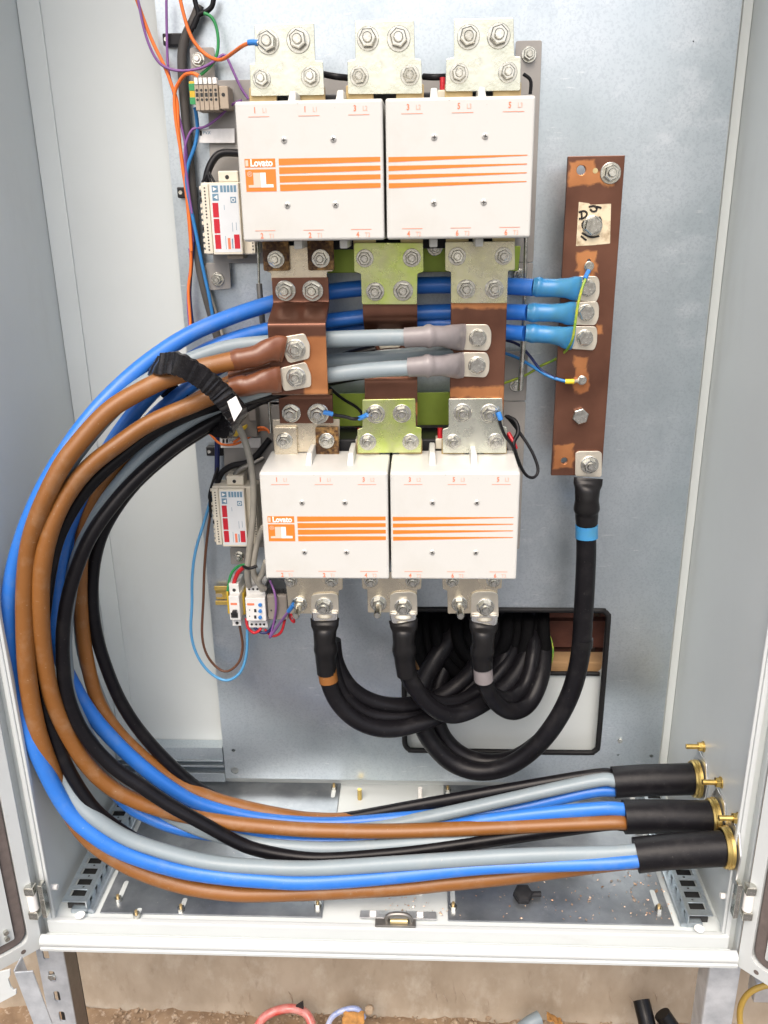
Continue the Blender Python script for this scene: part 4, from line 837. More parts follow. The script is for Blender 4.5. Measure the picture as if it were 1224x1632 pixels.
lug(ob, 'i', [(452, 140), (470, 131), (520, 129), (540, 138), (541, 208), (450, 210)], YO, [(495, 218, YO-.002), (497, 240, YO-.008), (497, 265, YO-.014), (497, 292, YO-.016), (498, 318, YO-.017), (500, 350, YO-.017), (506, 398, YO-.017)], SB, 'black_sleeve', (495, 176), s=1.2)
tube('ferrule', [zat('i', 495, y, YO-.004) for y in (200, 216, 232)], 0, 'tin_shiny', ob, n=3, sides=18, radii=[(.024, .004), (.0245, .007), (.022, .010)], flat=True)
oc = out_cable([(768, 1012, -.172), (769, 1050, -.175), (773, 1088, -.17), (790, 1120, -.155), (816, 1134, -.13), (843, 1121, -.10), (862, 1080, -.065), (867, 1035, -.01), (862, 1000, .04), (850, 955, .09)], 'black cable with grey tape band hanging from the right lower lug')
lug(oc, 'i', [(716, 138), (735, 129), (785, 128), (804, 138), (805, 214), (714, 216)], YO, [(758, 224, YO-.002), (756, 246, YO-.008), (755, 270, YO-.014), (754, 295, YO-.016), (752, 322, YO-.017), (752, 345, YO-.017), (754, 375, YO-.017)], SB, 'black_sleeve', (762, 177), s=1.2)
tube('ferrule', [zat('i', 759, y, YO-.004) for y in (206, 224, 240)], 0, 'tin_shiny', oc, n=3, sides=18, radii=[(.024, .004), (.0245, .007), (.022, .010)], flat=True)
tube('phase_band', [at(769, 1062, -.176), at(770, 1070, -.175), at(771, 1083, -.172)], .0180, 'grey_sleeve', oc, n=2, sides=18)
on = out_cable([(935, 835, -.112), (934, 900, -.114), (930, 980, -.118), (924, 1050, -.122), (905, 1115, -.125), (868, 1175, -.125), (820, 1216, -.12), (770, 1230, -.115), (722, 1217, -.105), (685, 1180, -.095), (668, 1135, -.08), (675, 1085, -.05), (705, 1035, -.02), (735, 990, .04), (745, 950, .09)], 'thick black cable with blue band, hanging from the foot of the neutral bar', .0188)
lug(on, 'f', [(400, 1464), (415, 1456), (508, 1455), (523, 1464), (522, 1576), (398, 1572)], YN-.0045, [(460, 1580, YN-.007), (458, 1605, YN-.010), (455, 1640, YN-.014), (453, 1680, YN-.015), (452, 1720, YN-.015), (452, 1745, YN-.014), (452, 1790, YN-.013)], [(.026, .006), (.026, .010), (.0225, .018), (.0215, .0205), (.0235, .0225), (.021, .020), (.0200, .0200)], 'black_sleeve', (465, 1517), s=1.1)
tube('phase_band', [at(935, 836, -.112), at(935, 846, -.112), at(935, 857, -.113)], .0205, 'blue_sleeve', on, n=2, sides=20)
tube('tie', [at(929, 1018, -.121), at(929, 1024, -.121), at(928, 1029, -.121)], .0192, 'black_sleeve', on, n=2, sides=20)
for (L, lab) in (([(531, 1020, -.148), (536, 1055, -.150), (556, 1092, -.150), (592, 1117, -.142), (645, 1124, -.125), (705, 1108, -.09), (752, 1068, -.05), (772, 1015, .02), (770, 960, .08)], 'black cable, upper of the pair tucked behind the left lower lug'),
                 ([(526, 1030, -.160), (532, 1070, -.162), (552, 1112, -.160), (590, 1139, -.150), (645, 1142, -.130), (700, 1128, -.095), (755, 1090, -.055), (785, 1030, .01), (785, 960, .08)], 'black cable, lower of the pair tucked behind the left lower lug'),
                 ([(640, 1020, -.150), (648, 1075, -.145), (672, 1108, -.135), (712, 1122, -.12), (760, 1104, -.085), (805, 1060, -.045), (825, 1015, .02), (820, 960, .08)], 'black cable tucked behind the middle lower lug'),
                 ([(762, 1030, -.150), (766, 1078, -.145), (785, 1106, -.13), (812, 1114, -.11), (838, 1090, -.075), (850, 1040, -.04), (850, 1000, .03), (840, 955, .08)], 'black cable tucked behind the right lower lug'),
                 ([(905, 1117, -.092), (870, 1172, -.092), (815, 1210, -.09), (757, 1211, -.082), (715, 1185, -.072), (695, 1140, -.06), (700, 1085, -.03), (725, 1035, .0), (755, 985, .04), (765, 945, .08)], 'black cable doubled behind the neutral cable loop')):
    o = out_cable(L, lab, .0150 if 'neutral' not in lab else .0165)
for lay, (Y0, cx_) in enumerate(((-.012, 768), (.018, 752))):
    for k in range(6 if lay == 0 else 5):
        rx, ry = 24+k*16.5, 40+k*17; pts = []
        for q in range(9):
            a = math.pi*(1-q/8.0); xx = cx_+rx*math.cos(a); yy = 1000+ry*math.sin(a)*(1-.02*k)
            dip = .03*max(0, 1-math.sin(a)*2.2)
            pts.append((min(max(xx, 664), 866), yy, Y0-.012*(k % 2)+dip))
        pts = [(pts[0][0], 955, .085), (pts[0][0], 978, .060)]+pts+[(pts[-1][0], 978, .060), (pts[-1][0]-2, 955, .085)]
        cable('black_cable', pts, .0135, 'coil_shaded_black', 'black cable coiled in the shade of the cut-out behind the lugged cables', 'cable', 'coiled cables in the cut-out')
o = cable('earth_wire', [(868, 1000, .03), (877, 1018, .01), (881, 1040, .0), (876, 1062, .0), (866, 1078, .005)], .0028, 'wire_greenyellow', 'green and yellow earth wire at the edge of the black coil in the cut-out', 'wire')

# ================================================================ CONTROL GEAR AT LEFT
def module(k, front, Y, label, nholes, lower=False):
    """sensing relay: ivory DIN module with tilted silver label; traced corners (tl,tr,br,bl)"""
    tl, tr, br, bl_ = [zat(k, *p, Y) for p in front]
    x0, x1 = (tl.x+bl_.x)/2, (tr.x+br.x)/2; z1, z0 = (tl.z+tr.z)/2, (bl_.z+br.z)/2
    r = empty('control_module', ((x0+x1)/2, -.03, z0)); tag(r, label, 'relay', 'sensing relays')
    w = x1-x0; h = z1-z0
    box('housing', (x0-w*.02, Y+.016, z0-.002), (x1+w*.34, -.026, z1+.002), 'module', r, b=.002)
    box('terminal_row', (x0, Y+.006, z0), (x0+w*.20, Y+.0155, z1), 'module', r, b=.0015)
    box('terminal_row', (x1+w*.22, Y+.006, z0), (x1+w*.33, Y+.0155, z1), 'module', r, b=.0015)
    box('front_panel', (x0+w*.23, Y, z0-.001), (x1+.001, Y+.0155, z1+.001), 'module', r, b=.0015)
    yp = Y-.0005
    lab_ = plate('face_label', [(x0+w*.27, z0+.003), (x1-.001, z0+.003), (x1-.001, z1-.002), (x0+w*.27, z1-.002)], Y, .0003, 'module_label', r, .001, (), 0)
    A = lambda a, b: (x0+w*(.27+.73*a), z1-h*b)
    def pr(a0, b0, a1, b1, m, nm='print_block'):
        p, q = A(a0, b0), A(a1, b1); plate(nm, [(p[0], q[1]), (q[0], q[1]), (q[0], p[1]), (p[0], p[1])], yp+.0004, .0004, m, r, 0, (), 0)
    for b0 in (.27, .495, .72): pr(.04, b0, .25, b0+.205, 'red_print')
    pr(.74, .72, .94, .925, 'red_print')
    pr(.06, .03, .28, .125, 'slate_print'); pr(.06, .145, .28, .24, 'slate_print')
    for b0, dr in ((.0775, 1), (.1925, -1)):
        c = A(.17, b0); s = w*.05; plate('arrow_print', [(c[0]-s*dr, c[1]+s), (c[0]-s*dr, c[1]-s), (c[0]+s*dr, c[1])], yp, .0003, 'white_print', r, 0, (), 0)
    for j in range(5): pr(.36+j*.12, .03, .45+j*.12, .125, 'slate_print')
    pr(.70, .19, .90, .275, 'slate_print')
    c = A(.80, .2325); plate('ring_print', circ(c[0], c[1], w*.055, 14), yp, .0003, 'module_label', r, 0, (), 0); plate('ring_print', circ(c[0], c[1], w*.028, 10), yp-.0003, .0003, 'slate_print', r, 0, (), 0)
    pr(.50, .77, .60, .93, 'orange_pale'); pr(.65, .78, .69, .92, 'slate_print')
    for a, b0, b1 in ((.45, .30, .37), (.70, .55, .68), (.84, .55, .66), (.42, .74, .93)): pr(a, b0, a+.015, b1, 'slate_print')
    for j in range(nholes):
        b_ = .06+j*.88/(nholes-1)
        if nholes//2-.5 < j < nholes//2+.5: continue
        for xx in (x0+w*.10, x1+w*.275):
            plate('terminal_hole', circ(xx, z1-h*b_, w*.022, 8), Y+.006, .0004, 'slot_dark', r, 0, (), 0)
    for j in range(12):
        zz = z1-h*(.03+j*.083); box('terminal_block', (x0-w*.10, Y+.020, zz-h*.055), (x0-w*.025, Y+.050, zz), 'module' if j not in (1, 2, 7) else 'black_plastic', r, b=.001)
    bx = box('rail_clip', (x0+w*.42, Y+.022, z1+.0025), (x0+w*.95, -.028, z1+.020), 'module', r, b=.002); box('rail_clip', (x0+w*.5, Y+.025, z0-.010), (x0+w*.95, -.028, z0-.0025), 'terminal_tan', r, b=.002)
    c = Vector((x0+w*.66, Y+.0215, z1+.010)); plate('clip_hole', circ(c.x, c.z, .0035, 10), Y+.022, .0006, 'slot_dark', r, 0, (), 0)
    return r
m1 = module('c', [(400, 470), (705, 470), (750, 1045), (440, 1045)], -.085, 'sensing relay with red label blocks beside the upper contactor', 20)
m2 = module('h', [(195, 500), (385, 500), (405, 835), (225, 800)], -.085, 'sensing relay with red label blocks beside the lower contactor', 20)
# terminal strip
tsr = empty('terminal_strip', zat('a', 450, 600, -.04)); tag(tsr, 'small tan terminal strip with white tags and yellow-green earth block', 'terminal block')
Yt = -.070
X = [zat('a', x, 500, Yt).x for x in (343, 375, 400, 424, 450, 474, 503, 552)]; za, zb = zat('a', 0, 598, Yt).z, zat('a', 450, 420, Yt).z
za = zat('a', 450, 598, Yt).z
box('earth_terminal', (X[0], Yt+.004, za+.012), (X[1]-.0005, -.026, zb-.004), 'yellow_plastic', tsr, b=.001)
for q in (.2, .62): box('earth_band', (X[0]-.0003, Yt+.0036, za+(zb-za)*q), (X[1], Yt+.006, za+(zb-za)*(q+.22)), 'green_plastic', tsr, b=.0004)
for k in range(5):
    o = box('terminal', (X[k+1], Yt, za), (X[k+2]-.0006, -.026, zb-.010), 'terminal_tan', tsr, b=.0008); xm = (X[k+1]+X[k+2])/2
    box('tag', (X[k+1]+.0008, Yt-.0012, zb-.0095), (X[k+2]-.0014, Yt+.012, zb), 'white_print', o, b=.0004)
    for dz in (.33, .62): plate('wire_hole', circ(xm, za+(zb-za)*dz, .0022, 8), Yt, .0004, 'slot_dark', o, 0, (), 0)
    box('slot', (xm-.0022, Yt-.0004, za+(zb-za)*.42), (xm+.0022, Yt+.001, za+(zb-za)*.54), 'slot_dark', o, b=0)
o = box('end_stop', (X[6], Yt+.004, za+.002), (X[7], -.026, zb-.012), 'terminal_tan', tsr, b=.0012)
q = zat('a', 530, 513, Yt+.004); plate('screw_hole', circ(q.x, q.z, .003, 10), Yt+.004, .0005, 'slot_dark', o, 0, (), 0)
# DIN rail under it, text strips
def strip(k, pts, Y, label, txt):
    o = plate('marking_strip', zpoly(k, pts, Y), Y+.003, .003, 'white_paper', None, .001); tag(o, label, 'label strip')
    a = zat(k, pts[0][0]+14, (pts[0][1]+pts[3][1])/2-2, Y-.0004)
    return o
s1 = strip('a', [(378, 700), (590, 695), (592, 775), (382, 775)], -.030, 'white marking strip below the small terminal strip', '')
for (x0_, y0_, x1_, y1_) in ((384, 708, 396, 735), (402, 708, 414, 735)): plate('print_block', zpoly('a', [(x0_, y1_), (x1_, y1_), (x1_, y0_), (x0_, y0_)], -.0302), -.030, .0004, 'ink', s1, 0, (), 0)
word('strip_print', 'PVX', zat('a', 440, 720, -.0305), .0075, 'slate_print', s1)
s2 = strip('h', [(252, 205), (480, 205), (482, 262), (254, 262)], -.030, 'white marking strip above the lower relay', '')
for (x0_, y0_, x1_, y1_) in ((264, 212, 276, 234), (284, 212, 296, 234)): plate('print_block', zpoly('h', [(x0_, y1_), (x1_, y1_), (x1_, y0_), (x0_, y0_)], -.0302), -.030, .0004, 'ink', s2, 0, (), 0)
word('strip_print', 'PVX', zat('h', 322, 222, -.0305), .0075, 'slate_print', s2)
# lower terminal strip (half hidden) with yellow clip
lt2 = empty('terminal_strip', zat('e', 480, 1040, -.04)); tag(lt2, 'half-hidden grey terminal strip with yellow end clip below the tape strap', 'terminal block')
p, q = zat('e', 425, 1060, -.06), zat('e', 640, 880, -.06); box('terminal_body', (p.x, -.060, p.z), (q.x, -.026, q.z), 'relay_grey', lt2, b=.002)
p, q = zat('e', 600, 960, -.07), zat('e', 640, 870, -.07); box('end_stop', (p.x, -.072, p.z), (q.x, -.061, q.z), 'relay_grey', lt2, b=.002)
o = plate('end_clip', zpoly('e', [(445, 990), (500, 1000), (530, 1015), (580, 985), (588, 1000), (525, 1055), (470, 1045)], -.075), -.065, .010, 'yellow_plastic', lt2, .001)
p = zat('e', 432, 1010, -.064); box('green_clip', (p.x-.004, -.066, p.z-.008), (p.x+.004, -.0605, p.z+.008), 'green_plastic', lt2, b=.001)
# lower DIN rail and devices
dz0, dz1 = zat('h', 250, 1150, -.012).z, zat('h', 250, 1045, -.012).z; dx0, dx1 = zat('h', 220, 1090, -.012).x, zat('h', 640, 1090, -.012).x
dr = empty('din_rail', ((dx0+dx1)/2, -.006, dz0)); tag(dr, 'short yellow-zinc mounting rail holding the miniature breaker', 'mounting rail')
box('rail_flange', (dx0, -.012, dz0), (dx1, -.009, dz0+.009), 'din_yellow', dr, b=.0006); box('rail_flange', (dx0, -.012, dz1-.009), (dx1, -.009, dz1), 'din_yellow', dr, b=.0006)
box('rail_web', (dx0, -.004, dz0+.0092), (dx1, -.0005, dz1-.0092), 'din_yellow', dr, b=.0004)
q = zat('h', 245, 1095, -.004); plate('rail_slot', roundpoly([(q.x-.007, q.z-.004), (q.x+.007, q.z-.004), (q.x+.007, q.z+.004), (q.x-.007, q.z+.004)], .003), -.0041, .0005, 'beige_zinc', dr, 0, (), 0)
def rect(k, x0, y0, x1, y1, Y, Yback, m, nm, par, b=.0012):
    p, q = zat(k, x0, (y0+y1)/2, Y), zat(k, x1, (y0+y1)/2, Y); u, v = zat(k, (x0+x1)/2, y0, Y), zat(k, (x0+x1)/2, y1, Y)
    return box(nm, (p.x, Y, v.z), (q.x, Yback, u.z), m, par, b=b)
mc = empty('miniature_breaker', zat('h', 335, 1260, -.03)); tag(mc, 'slim white miniature circuit breaker with black toggle on the short rail', 'circuit breaker')
rect('h', 302, 1030, 358, 1100, -.060, -.0125, 'module_white', 'upper_housing', mc); rect('h', 303, 1101, 362, 1235, -.075, -.0125, 'module_white', 'front_housing', mc); rect('h', 320, 1236, 370, 1268, -.060, -.0125, 'module_white', 'lower_housing', mc)
q = zat('h', 330, 1066, -.0604); plate('screw_hole', circ(q.x, q.z, .0035, 10), -.060, .0005, 'slot_dark', mc, 0, (), 0); q = zat('h', 347, 1252, -.0604); plate('screw_hole', circ(q.x, q.z, .0035, 10), -.060, .0005, 'slot_dark', mc, 0, (), 0)
rect('h', 310, 1138, 346, 1150, -.0754, -.0750, 'orange_pale', 'maker_print', mc, 0)
rect('h', 312, 1195, 350, 1222, -.0770, -.0752, 'slot_dark', 'toggle_well', mc, 0); rect('h', 318, 1186, 342, 1206, -.086, -.0772, 'black_plastic', 'toggle', mc)
cl = rect('h', 290, 1075, 301, 1200, -.055, -.0125, 'yellow_plastic', 'end_clamp', mc)
rr = empty('phase_relay', zat('h', 450, 1270, -.03)); tag(rr, 'white phase relay with three blue dials on the short rail', 'relay')
rect('h', 398, 1040, 505, 1110, -.060, -.0125, 'module_white', 'upper_housing', rr); rect('h', 396, 1111, 508, 1240, -.078, -.0125, 'module_white', 'front_housing', rr); rect('h', 412, 1241, 520, 1278, -.060, -.0125, 'module_white', 'lower_housing', rr)
for y in (1147, 1182, 1218):
    q = zat('h', 478, y, -.0785); d = plate('dial', circ(q.x, q.z, .0036, 14), -.078, .004, 'ferrule_blue', rr, 0, (), .0005)
for y in (1182, 1218): rect('h', 443, y-9, 456, y+9, -.0784, -.078, 'slot_dark', 'switch', rr, 0)
for x, y in ((418, 1178), (418, 1213)): q = zat('h', x, y, -.078); plate('lamp', circ(q.x, q.z, .0012, 8), -.078, .0004, 'slot_dark', rr, 0, (), 0)
rect('h', 404, 1140, 444, 1152, -.0784, -.078, 'orange_pale', 'maker_print', rr, 0)
for x in (415, 438, 462, 486): q = zat('h', x, 1060, -.060); plate('screw_hole', circ(q.x, q.z, .0024, 8), -.060, .0004, 'slot_dark', rr, 0, (), 0)
for x in (430, 455, 478, 500): q = zat('h', x, 1259, -.060); plate('screw_hole', circ(q.x, q.z, .0026, 8), -.060, .0004, 'slot_dark', rr, 0, (), 0)
rl_ = empty('grey_relay', zat('h', 575, 1250, -.03)); tag(rl_, 'dusty grey relay with black terminal top beside the phase relay', 'relay')
rect('h', 518, 1095, 632, 1235, -.070, -.0125, 'relay_grey', 'housing', rl_, .003); rect('h', 512, 1058, 632, 1094, -.060, -.0125, 'black_plastic', 'terminal_row', rl_)
for x in (530, 552, 575, 598, 620): rect('h', x-7, 1062, x+7, 1085, -.0625, -.0602, 'slot_dark', 'terminal', rl_, 0)
q = zat('h', 540, 1180, -.070); plate('screw_hole', circ(q.x, q.z, .002, 8), -.070, .0004, 'slot_dark', rl_, 0, (), 0)
for xx in (368, 635): rect('h', xx, 1085, xx+22, 1205, -.045, -.0125, 'yellow_plastic', 'end_clamp', dr)
# cable clamps on the plate edge
for i, (pts, Y) in enumerate(((z2('a', 250, 217), -.002), (z2('c', 285, 545), -.002), (z2('e', 385, 1140), -.002))):
    c = at(*pts, -.010); o = box('wire_clamp', (c.x-.013, -.018, c.z-.009), (c.x+.020, -.0005, c.z+.009), 'black_plastic', None, b=.002)
    tag(o, ('black plastic wire clamp at top left beside the grey conduit', 'black plastic wire clamp beside the upper sensing relay', 'black plastic wire clamp above the lower sensing relay')[i], 'clamp', 'black wire clamps')
    tube('clamp_screw', [(c.x-.007, -.016, c.z), (c.x-.007, -.0175, c.z), (c.x-.007, -.019, c.z)], .0035, 'bolt', o, n=1, sides=10)

# ================================================================ WIRES
def wire(L, r, m, label, Y=-.03, name='wire', sides=8, ends=None):
    P = [at(p[0], p[1], p[2] if len(p) > 2 else Y) for p in L]
    o = tube(name, P, r, m, None, n=5, sides=sides); tag(o, label, 'wire'); return o
WR = .0029
wire([(216, -6), (240, 60), (262, 105), (275, 140), (283, 165), (284, 200), (290, 260), (296, 300), (300, 340), (304, 390), (304, 430), (300, 465), (304, 520), (300, 540)], WR, 'wire_orange', 'orange wire dropping from the top edge down the left plate edge')
wire([(219, -6), (229, 45), (242, 82), (258, 104), (285, 113), (320, 109), (345, 95), (358, 87), (370, 110), (384, 140), (396, 158)], .0022, 'wire_purple', 'purple wire sagging past the small terminal strip towards the upper contactor', -.036)
wire([(265, -6), (266, 60), (268, 110), (277, 150), (284, 180), (292, 215), (297, 240), (300, 300), (306, 360), (308, 400), (302, 450), (300, 500)], .0022, 'wire_purple', 'purple wire running straight down from the top edge', -.026)
ow = wire([(286, -6), (296, 35), (308, 65), (328, 87), (350, 96, -.045), (370, 85, -.09), (385, 74, -.13), (398, 68, -.155)], WR, 'wire_orange', 'orange wire looping to the nut of the left top link plate')
tube('ferrule', [at(396, 68, -.154), at(403, 67, -.157), at(411, 68, -.160)], .0042, 'ferrule_blue', ow, n=2, sides=10); tube('ring_tag', [at(410, 68, -.160), at(414, 68, -.161), at(420, 68, -.161)], .003, 'tin', ow, n=2, sides=8)
wire([(316, 121, -.06), (308, 117, -.06), (295, 119, -.045), (284, 133, -.036), (278, 152, -.033), (280, 190), (288, 240), (294, 285), (302, 350), (305, 400)], WR, 'wire_orange', 'orange wire arching out of the small terminal strip', -.032)
wire([(318, 8), (309, 32), (297, 55), (290, 85), (291, 130), (296, 190), (301, 240), (306, 300), (311, 360), (317, 420), (328, 470), (342, 520), (352, 560)], .0078, 'conduit_grey', 'thick dark grey conduit down the left edge of the plate', -.016, 'conduit', 12)
wire([(309, -6), (313, 10), (316, 24), (308, 45)], .0042, 'wire_black', 'black wire at the top edge, left of a pair over the conduit', -.022); wire([(341, -6), (338, 10), (328, 19), (316, 24), (304, 50)], .0042, 'wire_black', 'black wire at the top edge, right of a pair over the conduit', -.022)
wire([(325, 21), (336, 26), (344, 40), (348, 65), (345, 90), (334, 107), (320, 119)], .0026, 'wire_green', 'green wire curving down to the earth terminal')
wire([(311, 172, -.05), (315, 205), (310, 235), (300, 262), (297, 290), (304, 330), (314, 380), (324, 430), (333, 470), (340, 510)], .0032, 'wire_blue', 'blue wire from the terminal strip down past the upper relay', -.034)
wire([(385, 160, -.05), (368, 168, -.04), (345, 190), (325, 203), (308, 205), (299, 220), (294, 245), (300, 300), (306, 340)], .0022, 'wire_purple', 'purple wire leaving from behind the upper contactor to the bundle', -.036)
wire([(380, 244, -.04), (352, 244, -.045), (338, 258, -.05), (331, 275, -.055), (328, 290, -.055)], .0062, 'wire_black', 'black cable bending into the top of the upper sensing relay')
for i, xx in enumerate((322, 336, 342)): wire([(331, 270, -.056), (328+i*4, 280, -.06), (xx, 291, -.062)], .0022, 'wire_black', 'thin black lead at the top of the upper relay, %s of three' % ('left', 'middle', 'right')[i])
wire([(302, 396), (304, 420), (301, 445), (299, 480), (303, 530)], .0022, 'wire_purple', 'short purple wire beside the blue cable at the plate edge', -.028)
wire([(309, 385), (306, 425), (303, 470), (308, 520)], .0022, 'wire_navy', 'dark blue wire in the bundle above the blue cable', -.026)
wire([(324, 425), (329, 455), (340, 490), (352, 530), (362, 580)], .005, 'cable_grey', 'grey cable in the bundle above the blue cable', -.012)
# lower left wires
wire([(337, 792, -.06), (326, 830), (311, 880), (306, 925), (306, 965), (304, 1005), (312, 1040), (332, 1070), (360, 1085), (383, 1072), (393, 1042), (394, 1003, -.05)], .0030, 'wire_skyblue', 'light blue wire looping from the lower relay to the breaker', -.045)
wire([(338, 800, -.06), (331, 850), (326, 900), (324, 960), (322, 1015), (333, 1050), (358, 1071), (380, 1057), (387, 1030), (382, 998, -.05)], .0027, 'wire_brown', 'brown wire looping from the lower relay to the breaker', -.040)
wire([(375, 672, -.09), (386, 692, -.10), (397, 725, -.105), (404, 770, -.105), (403, 825, -.105), (397, 880, -.10), (394, 915, -.09), (397, 934, -.07)], .0062, 'cable_grey', 'grey control cable running down over the lower relay', -.1, 'control_cable', 12)
wire([(420, 840, -.12), (411, 862, -.10), (405, 890, -.095), (404, 915, -.09), (414, 932, -.08), (422, 938, -.07)], .0058, 'cable_grey', 'grey control cable curving in front of the lower contactor edge', -.1, 'control_cable', 12)
wire([(424, 895, -.11), (418, 915, -.09), (412, 925, -.085), (418, 940, -.07)], .0058, 'cable_grey', 'short grey control cable next to the phase relay', -.1, 'control_cable', 12)
wire([(388, 903, -.098), (397, 906, -.112), (410, 902, -.108)], .0032, 'wire_black', 'black cable tie round the grey control cables', -.1, 'cable_tie')
wire([(394, 900, -.06), (380, 902), (368, 915), (363, 940), (363, 955)], .0026, 'wire_green', 'green wire arching over the miniature breaker', -.05)
wire([(390, 903, -.06), (380, 912), (374, 925), (371, 940)], .0042, 'wire_red', 'red wire entering the top of the miniature breaker', -.055)
wire([(325, 680), (338, 695), (352, 708), (375, 708), (395, 698), (412, 686), (425, 685)], .0024, 'wire_orange', 'orange wire sagging under the yellow clip, lower of two', -.05)
wire([(372, 705), (392, 692), (408, 682), (422, 682), (430, 690)], .0024, 'wire_orange', 'orange wire arching beside the yellow clip, upper of two', -.055)
wire([(345, 665), (346, 700), (346, 740), (345, 770)], .005, 'wire_navy', 'dark blue cable down to the lower relay', -.03)
wire([(430, 700, -.04), (400, 735), (370, 742), (352, 755), (345, 775)], .0060, 'wire_black', 'black cable curling over the lower relay', -.045)
wire([(420, 730, -.04), (400, 740), (380, 750), (372, 765)], .0055, 'steel_dark', 'dark grey cable curling over the lower relay', -.05)
for i in range(3): wire([(347, 745+4*i, -.05), (340-2*i, 765+6*i, -.06), (333+i, 790+12*i, -.062), (336, 800+12*i, -.06)], .0024, 'wire_black', 'thin black lead at the left edge of the lower relay, %s of three' % ('upper', 'middle', 'lower')[i], -.055)
wire([(392, 985, -.055), (395, 1000), (405, 1009), (415, 1003), (414, 998, -.05)], .003, 'wire_red', 'red wire looping under the phase relay', -.06)
wire([(405, 1000, -.055), (418, 1009), (430, 1005), (438, 990)], .003, 'wire_navy', 'dark blue wire looping under the phase relay', -.058)
wire([(422, 1003, -.055), (434, 1014), (448, 1008), (454, 988)], .0028, 'wire_red', 'red wire looping under the grey relay', -.055)
wire([(461, 975, -.06), (468, 985, -.06), (469, 992), (464, 988), (461, 980)], .0022, 'wire_red', 'small red wire hook beside the left lower link plate', -.055)
pw = wire([(430, 1016), (440, 1002, -.09), (452, 985, -.13), (463, 970, -.158)], .0028, 'wire_purple', 'purple wire rising to a blue ferrule at the left lower link plate', -.07)
tube('ferrule', [at(460, 974, -.154), at(464, 969, -.160), at(468, 963, -.166)], .0042, 'ferrule_blue', pw, n=2, sides=10)
wire([(430, 925, -.06), (438, 945, -.075), (440, 970, -.078), (436, 995), (430, 1016)], .0024, 'wire_purple', 'purple wire hanging across the grey relay', -.07)
# wires at the neutral bar
gw = wire([(937, 437, -.118), (930, 452, -.128), (921, 485, -.134), (916, 520, -.134), (910, 548, -.125), (890, 570, -.08), (862, 583, -.06), (838, 598, -.05), (800, 612, -.04)], .0024, 'wire_greenyellow', 'green and yellow wire from the neutral bar hanging over the blue lugs')
tube('ferrule', [at(938, 432, -.112), at(935, 438, -.118), at(932, 445, -.124)], .0040, 'ferrule_blue', gw, n=2, sides=8)
bw = wire([(795, 560, -.05), (825, 570, -.06), (850, 585, -.08), (875, 600, -.10), (902, 608, -.108)], .0028, 'wire_blue', 'blue wire with yellow ferrule bolted low on the neutral bar')
tube('ferrule', [at(901, 608, -.108), at(908, 608, -.109), at(915, 608, -.110)], .0045, 'ferrule_yellow', bw, n=2, sides=10); tube('ring_tag', [at(914, 608, -.110), at(919, 607, -.105), at(924, 606, -.104)], .0034, 'tin', bw, n=2, sides=8)
wire([(795, 540, -.05), (825, 548, -.06), (845, 568, -.07), (862, 590, -.09), (885, 603, -.104)], .0025, 'wire_navy', 'dark blue wire beside the blue one, left of the neutral bar')
jw = wire([(518, 658, -.170), (530, 661, -.165), (550, 664, -.16), (565, 668, -.16), (580, 664, -.168)], .0032, 'wire_black', 'short black jumper wire between left and middle bars')
tube('ferrule', [at(515, 657, -.170), at(522, 658, -.169), at(530, 660, -.166)], .0042, 'ferrule_blue', jw, n=2, sides=8); tube('ferrule', [at(572, 667, -.162), at(578, 665, -.166), at(585, 661, -.170)], .0042, 'ferrule_blue', jw, n=2, sides=8)
lw = wire([(796, 662, -.17), (797, 675, -.172), (805, 695, -.165), (818, 712, -.15), (826, 735, -.14), (838, 757, -.13), (851, 761, -.12), (858, 748, -.11), (848, 720, -.10), (832, 695, -.09), (815, 672, -.08), (805, 662, -.075)], .0028, 'wire_black', 'black wire loop hanging beside the lower contactor at right')
tube('ferrule', [at(794, 657, -.170), at(796, 663, -.172), at(798, 669, -.172)], .0044, 'ferrule_blue', lw, n=2, sides=8)
wire([(808, 664, -.08), (822, 672, -.09), (826, 690, -.10), (818, 705, -.11), (822, 725, -.12), (828, 742, -.12)], .0042, 'wire_black', 'thicker black wire tucked behind the wire loop at right')
wire([(810, 690, -.1), (818, 705, -.11), (822, 715, -.11)], .004, 'wire_red', 'short red lead beside the lower contactor at right')
for (a, b, lab) in (((515, 118), (556, 124), 'left'), ((675, 122), (712, 122), 'right')):
    wire([(a[0], a[1], -.10), ((a[0]+b[0])/2, (a[1]+b[1])/2+1, -.11), (b[0], b[1], -.10)], .005, 'wire_black', 'thick black lead between the link plates above the upper contactor, %s of two' % lab)
wire([(834, 118, -.06), (846, 128, -.06), (845, 150, -.06)], .0028, 'wire_black', 'black wire hook at the top right corner of the upper contactor')
wire([(522, 615, -.07), (545, 635, -.07), (570, 650, -.08), (580, 665, -.09)], .0028, 'wire_black', 'black wire crossing behind the left and middle bars')
# interlock rods
for L, r_, m, lab in (([(410, 385), (412, 420), (413, 455)], .0022, 'bolt', 'thin steel rod hanging under the upper contactor at left'), ([(413, 452), (416, 490), (419, 520)], .0052, 'steel_dark', 'dark sleeve of the steel rod under the upper contactor at left'),
                      ([(838, 378), (836, 470), (832, 545)], .0030, 'bolt', 'thin steel rod right of the copper bars'), ([(834, 542), (832, 580), (829, 622)], .0050, 'bolt', 'thick steel end of the rod right of the copper bars'), ([(428, 626), (430, 660), (432, 690)], .0026, 'bolt', 'thin steel rod above the lower contactor at left')):
    o = wire(L, r_, m, lab, -.07, 'interlock_rod'); o['category'] = 'rod'

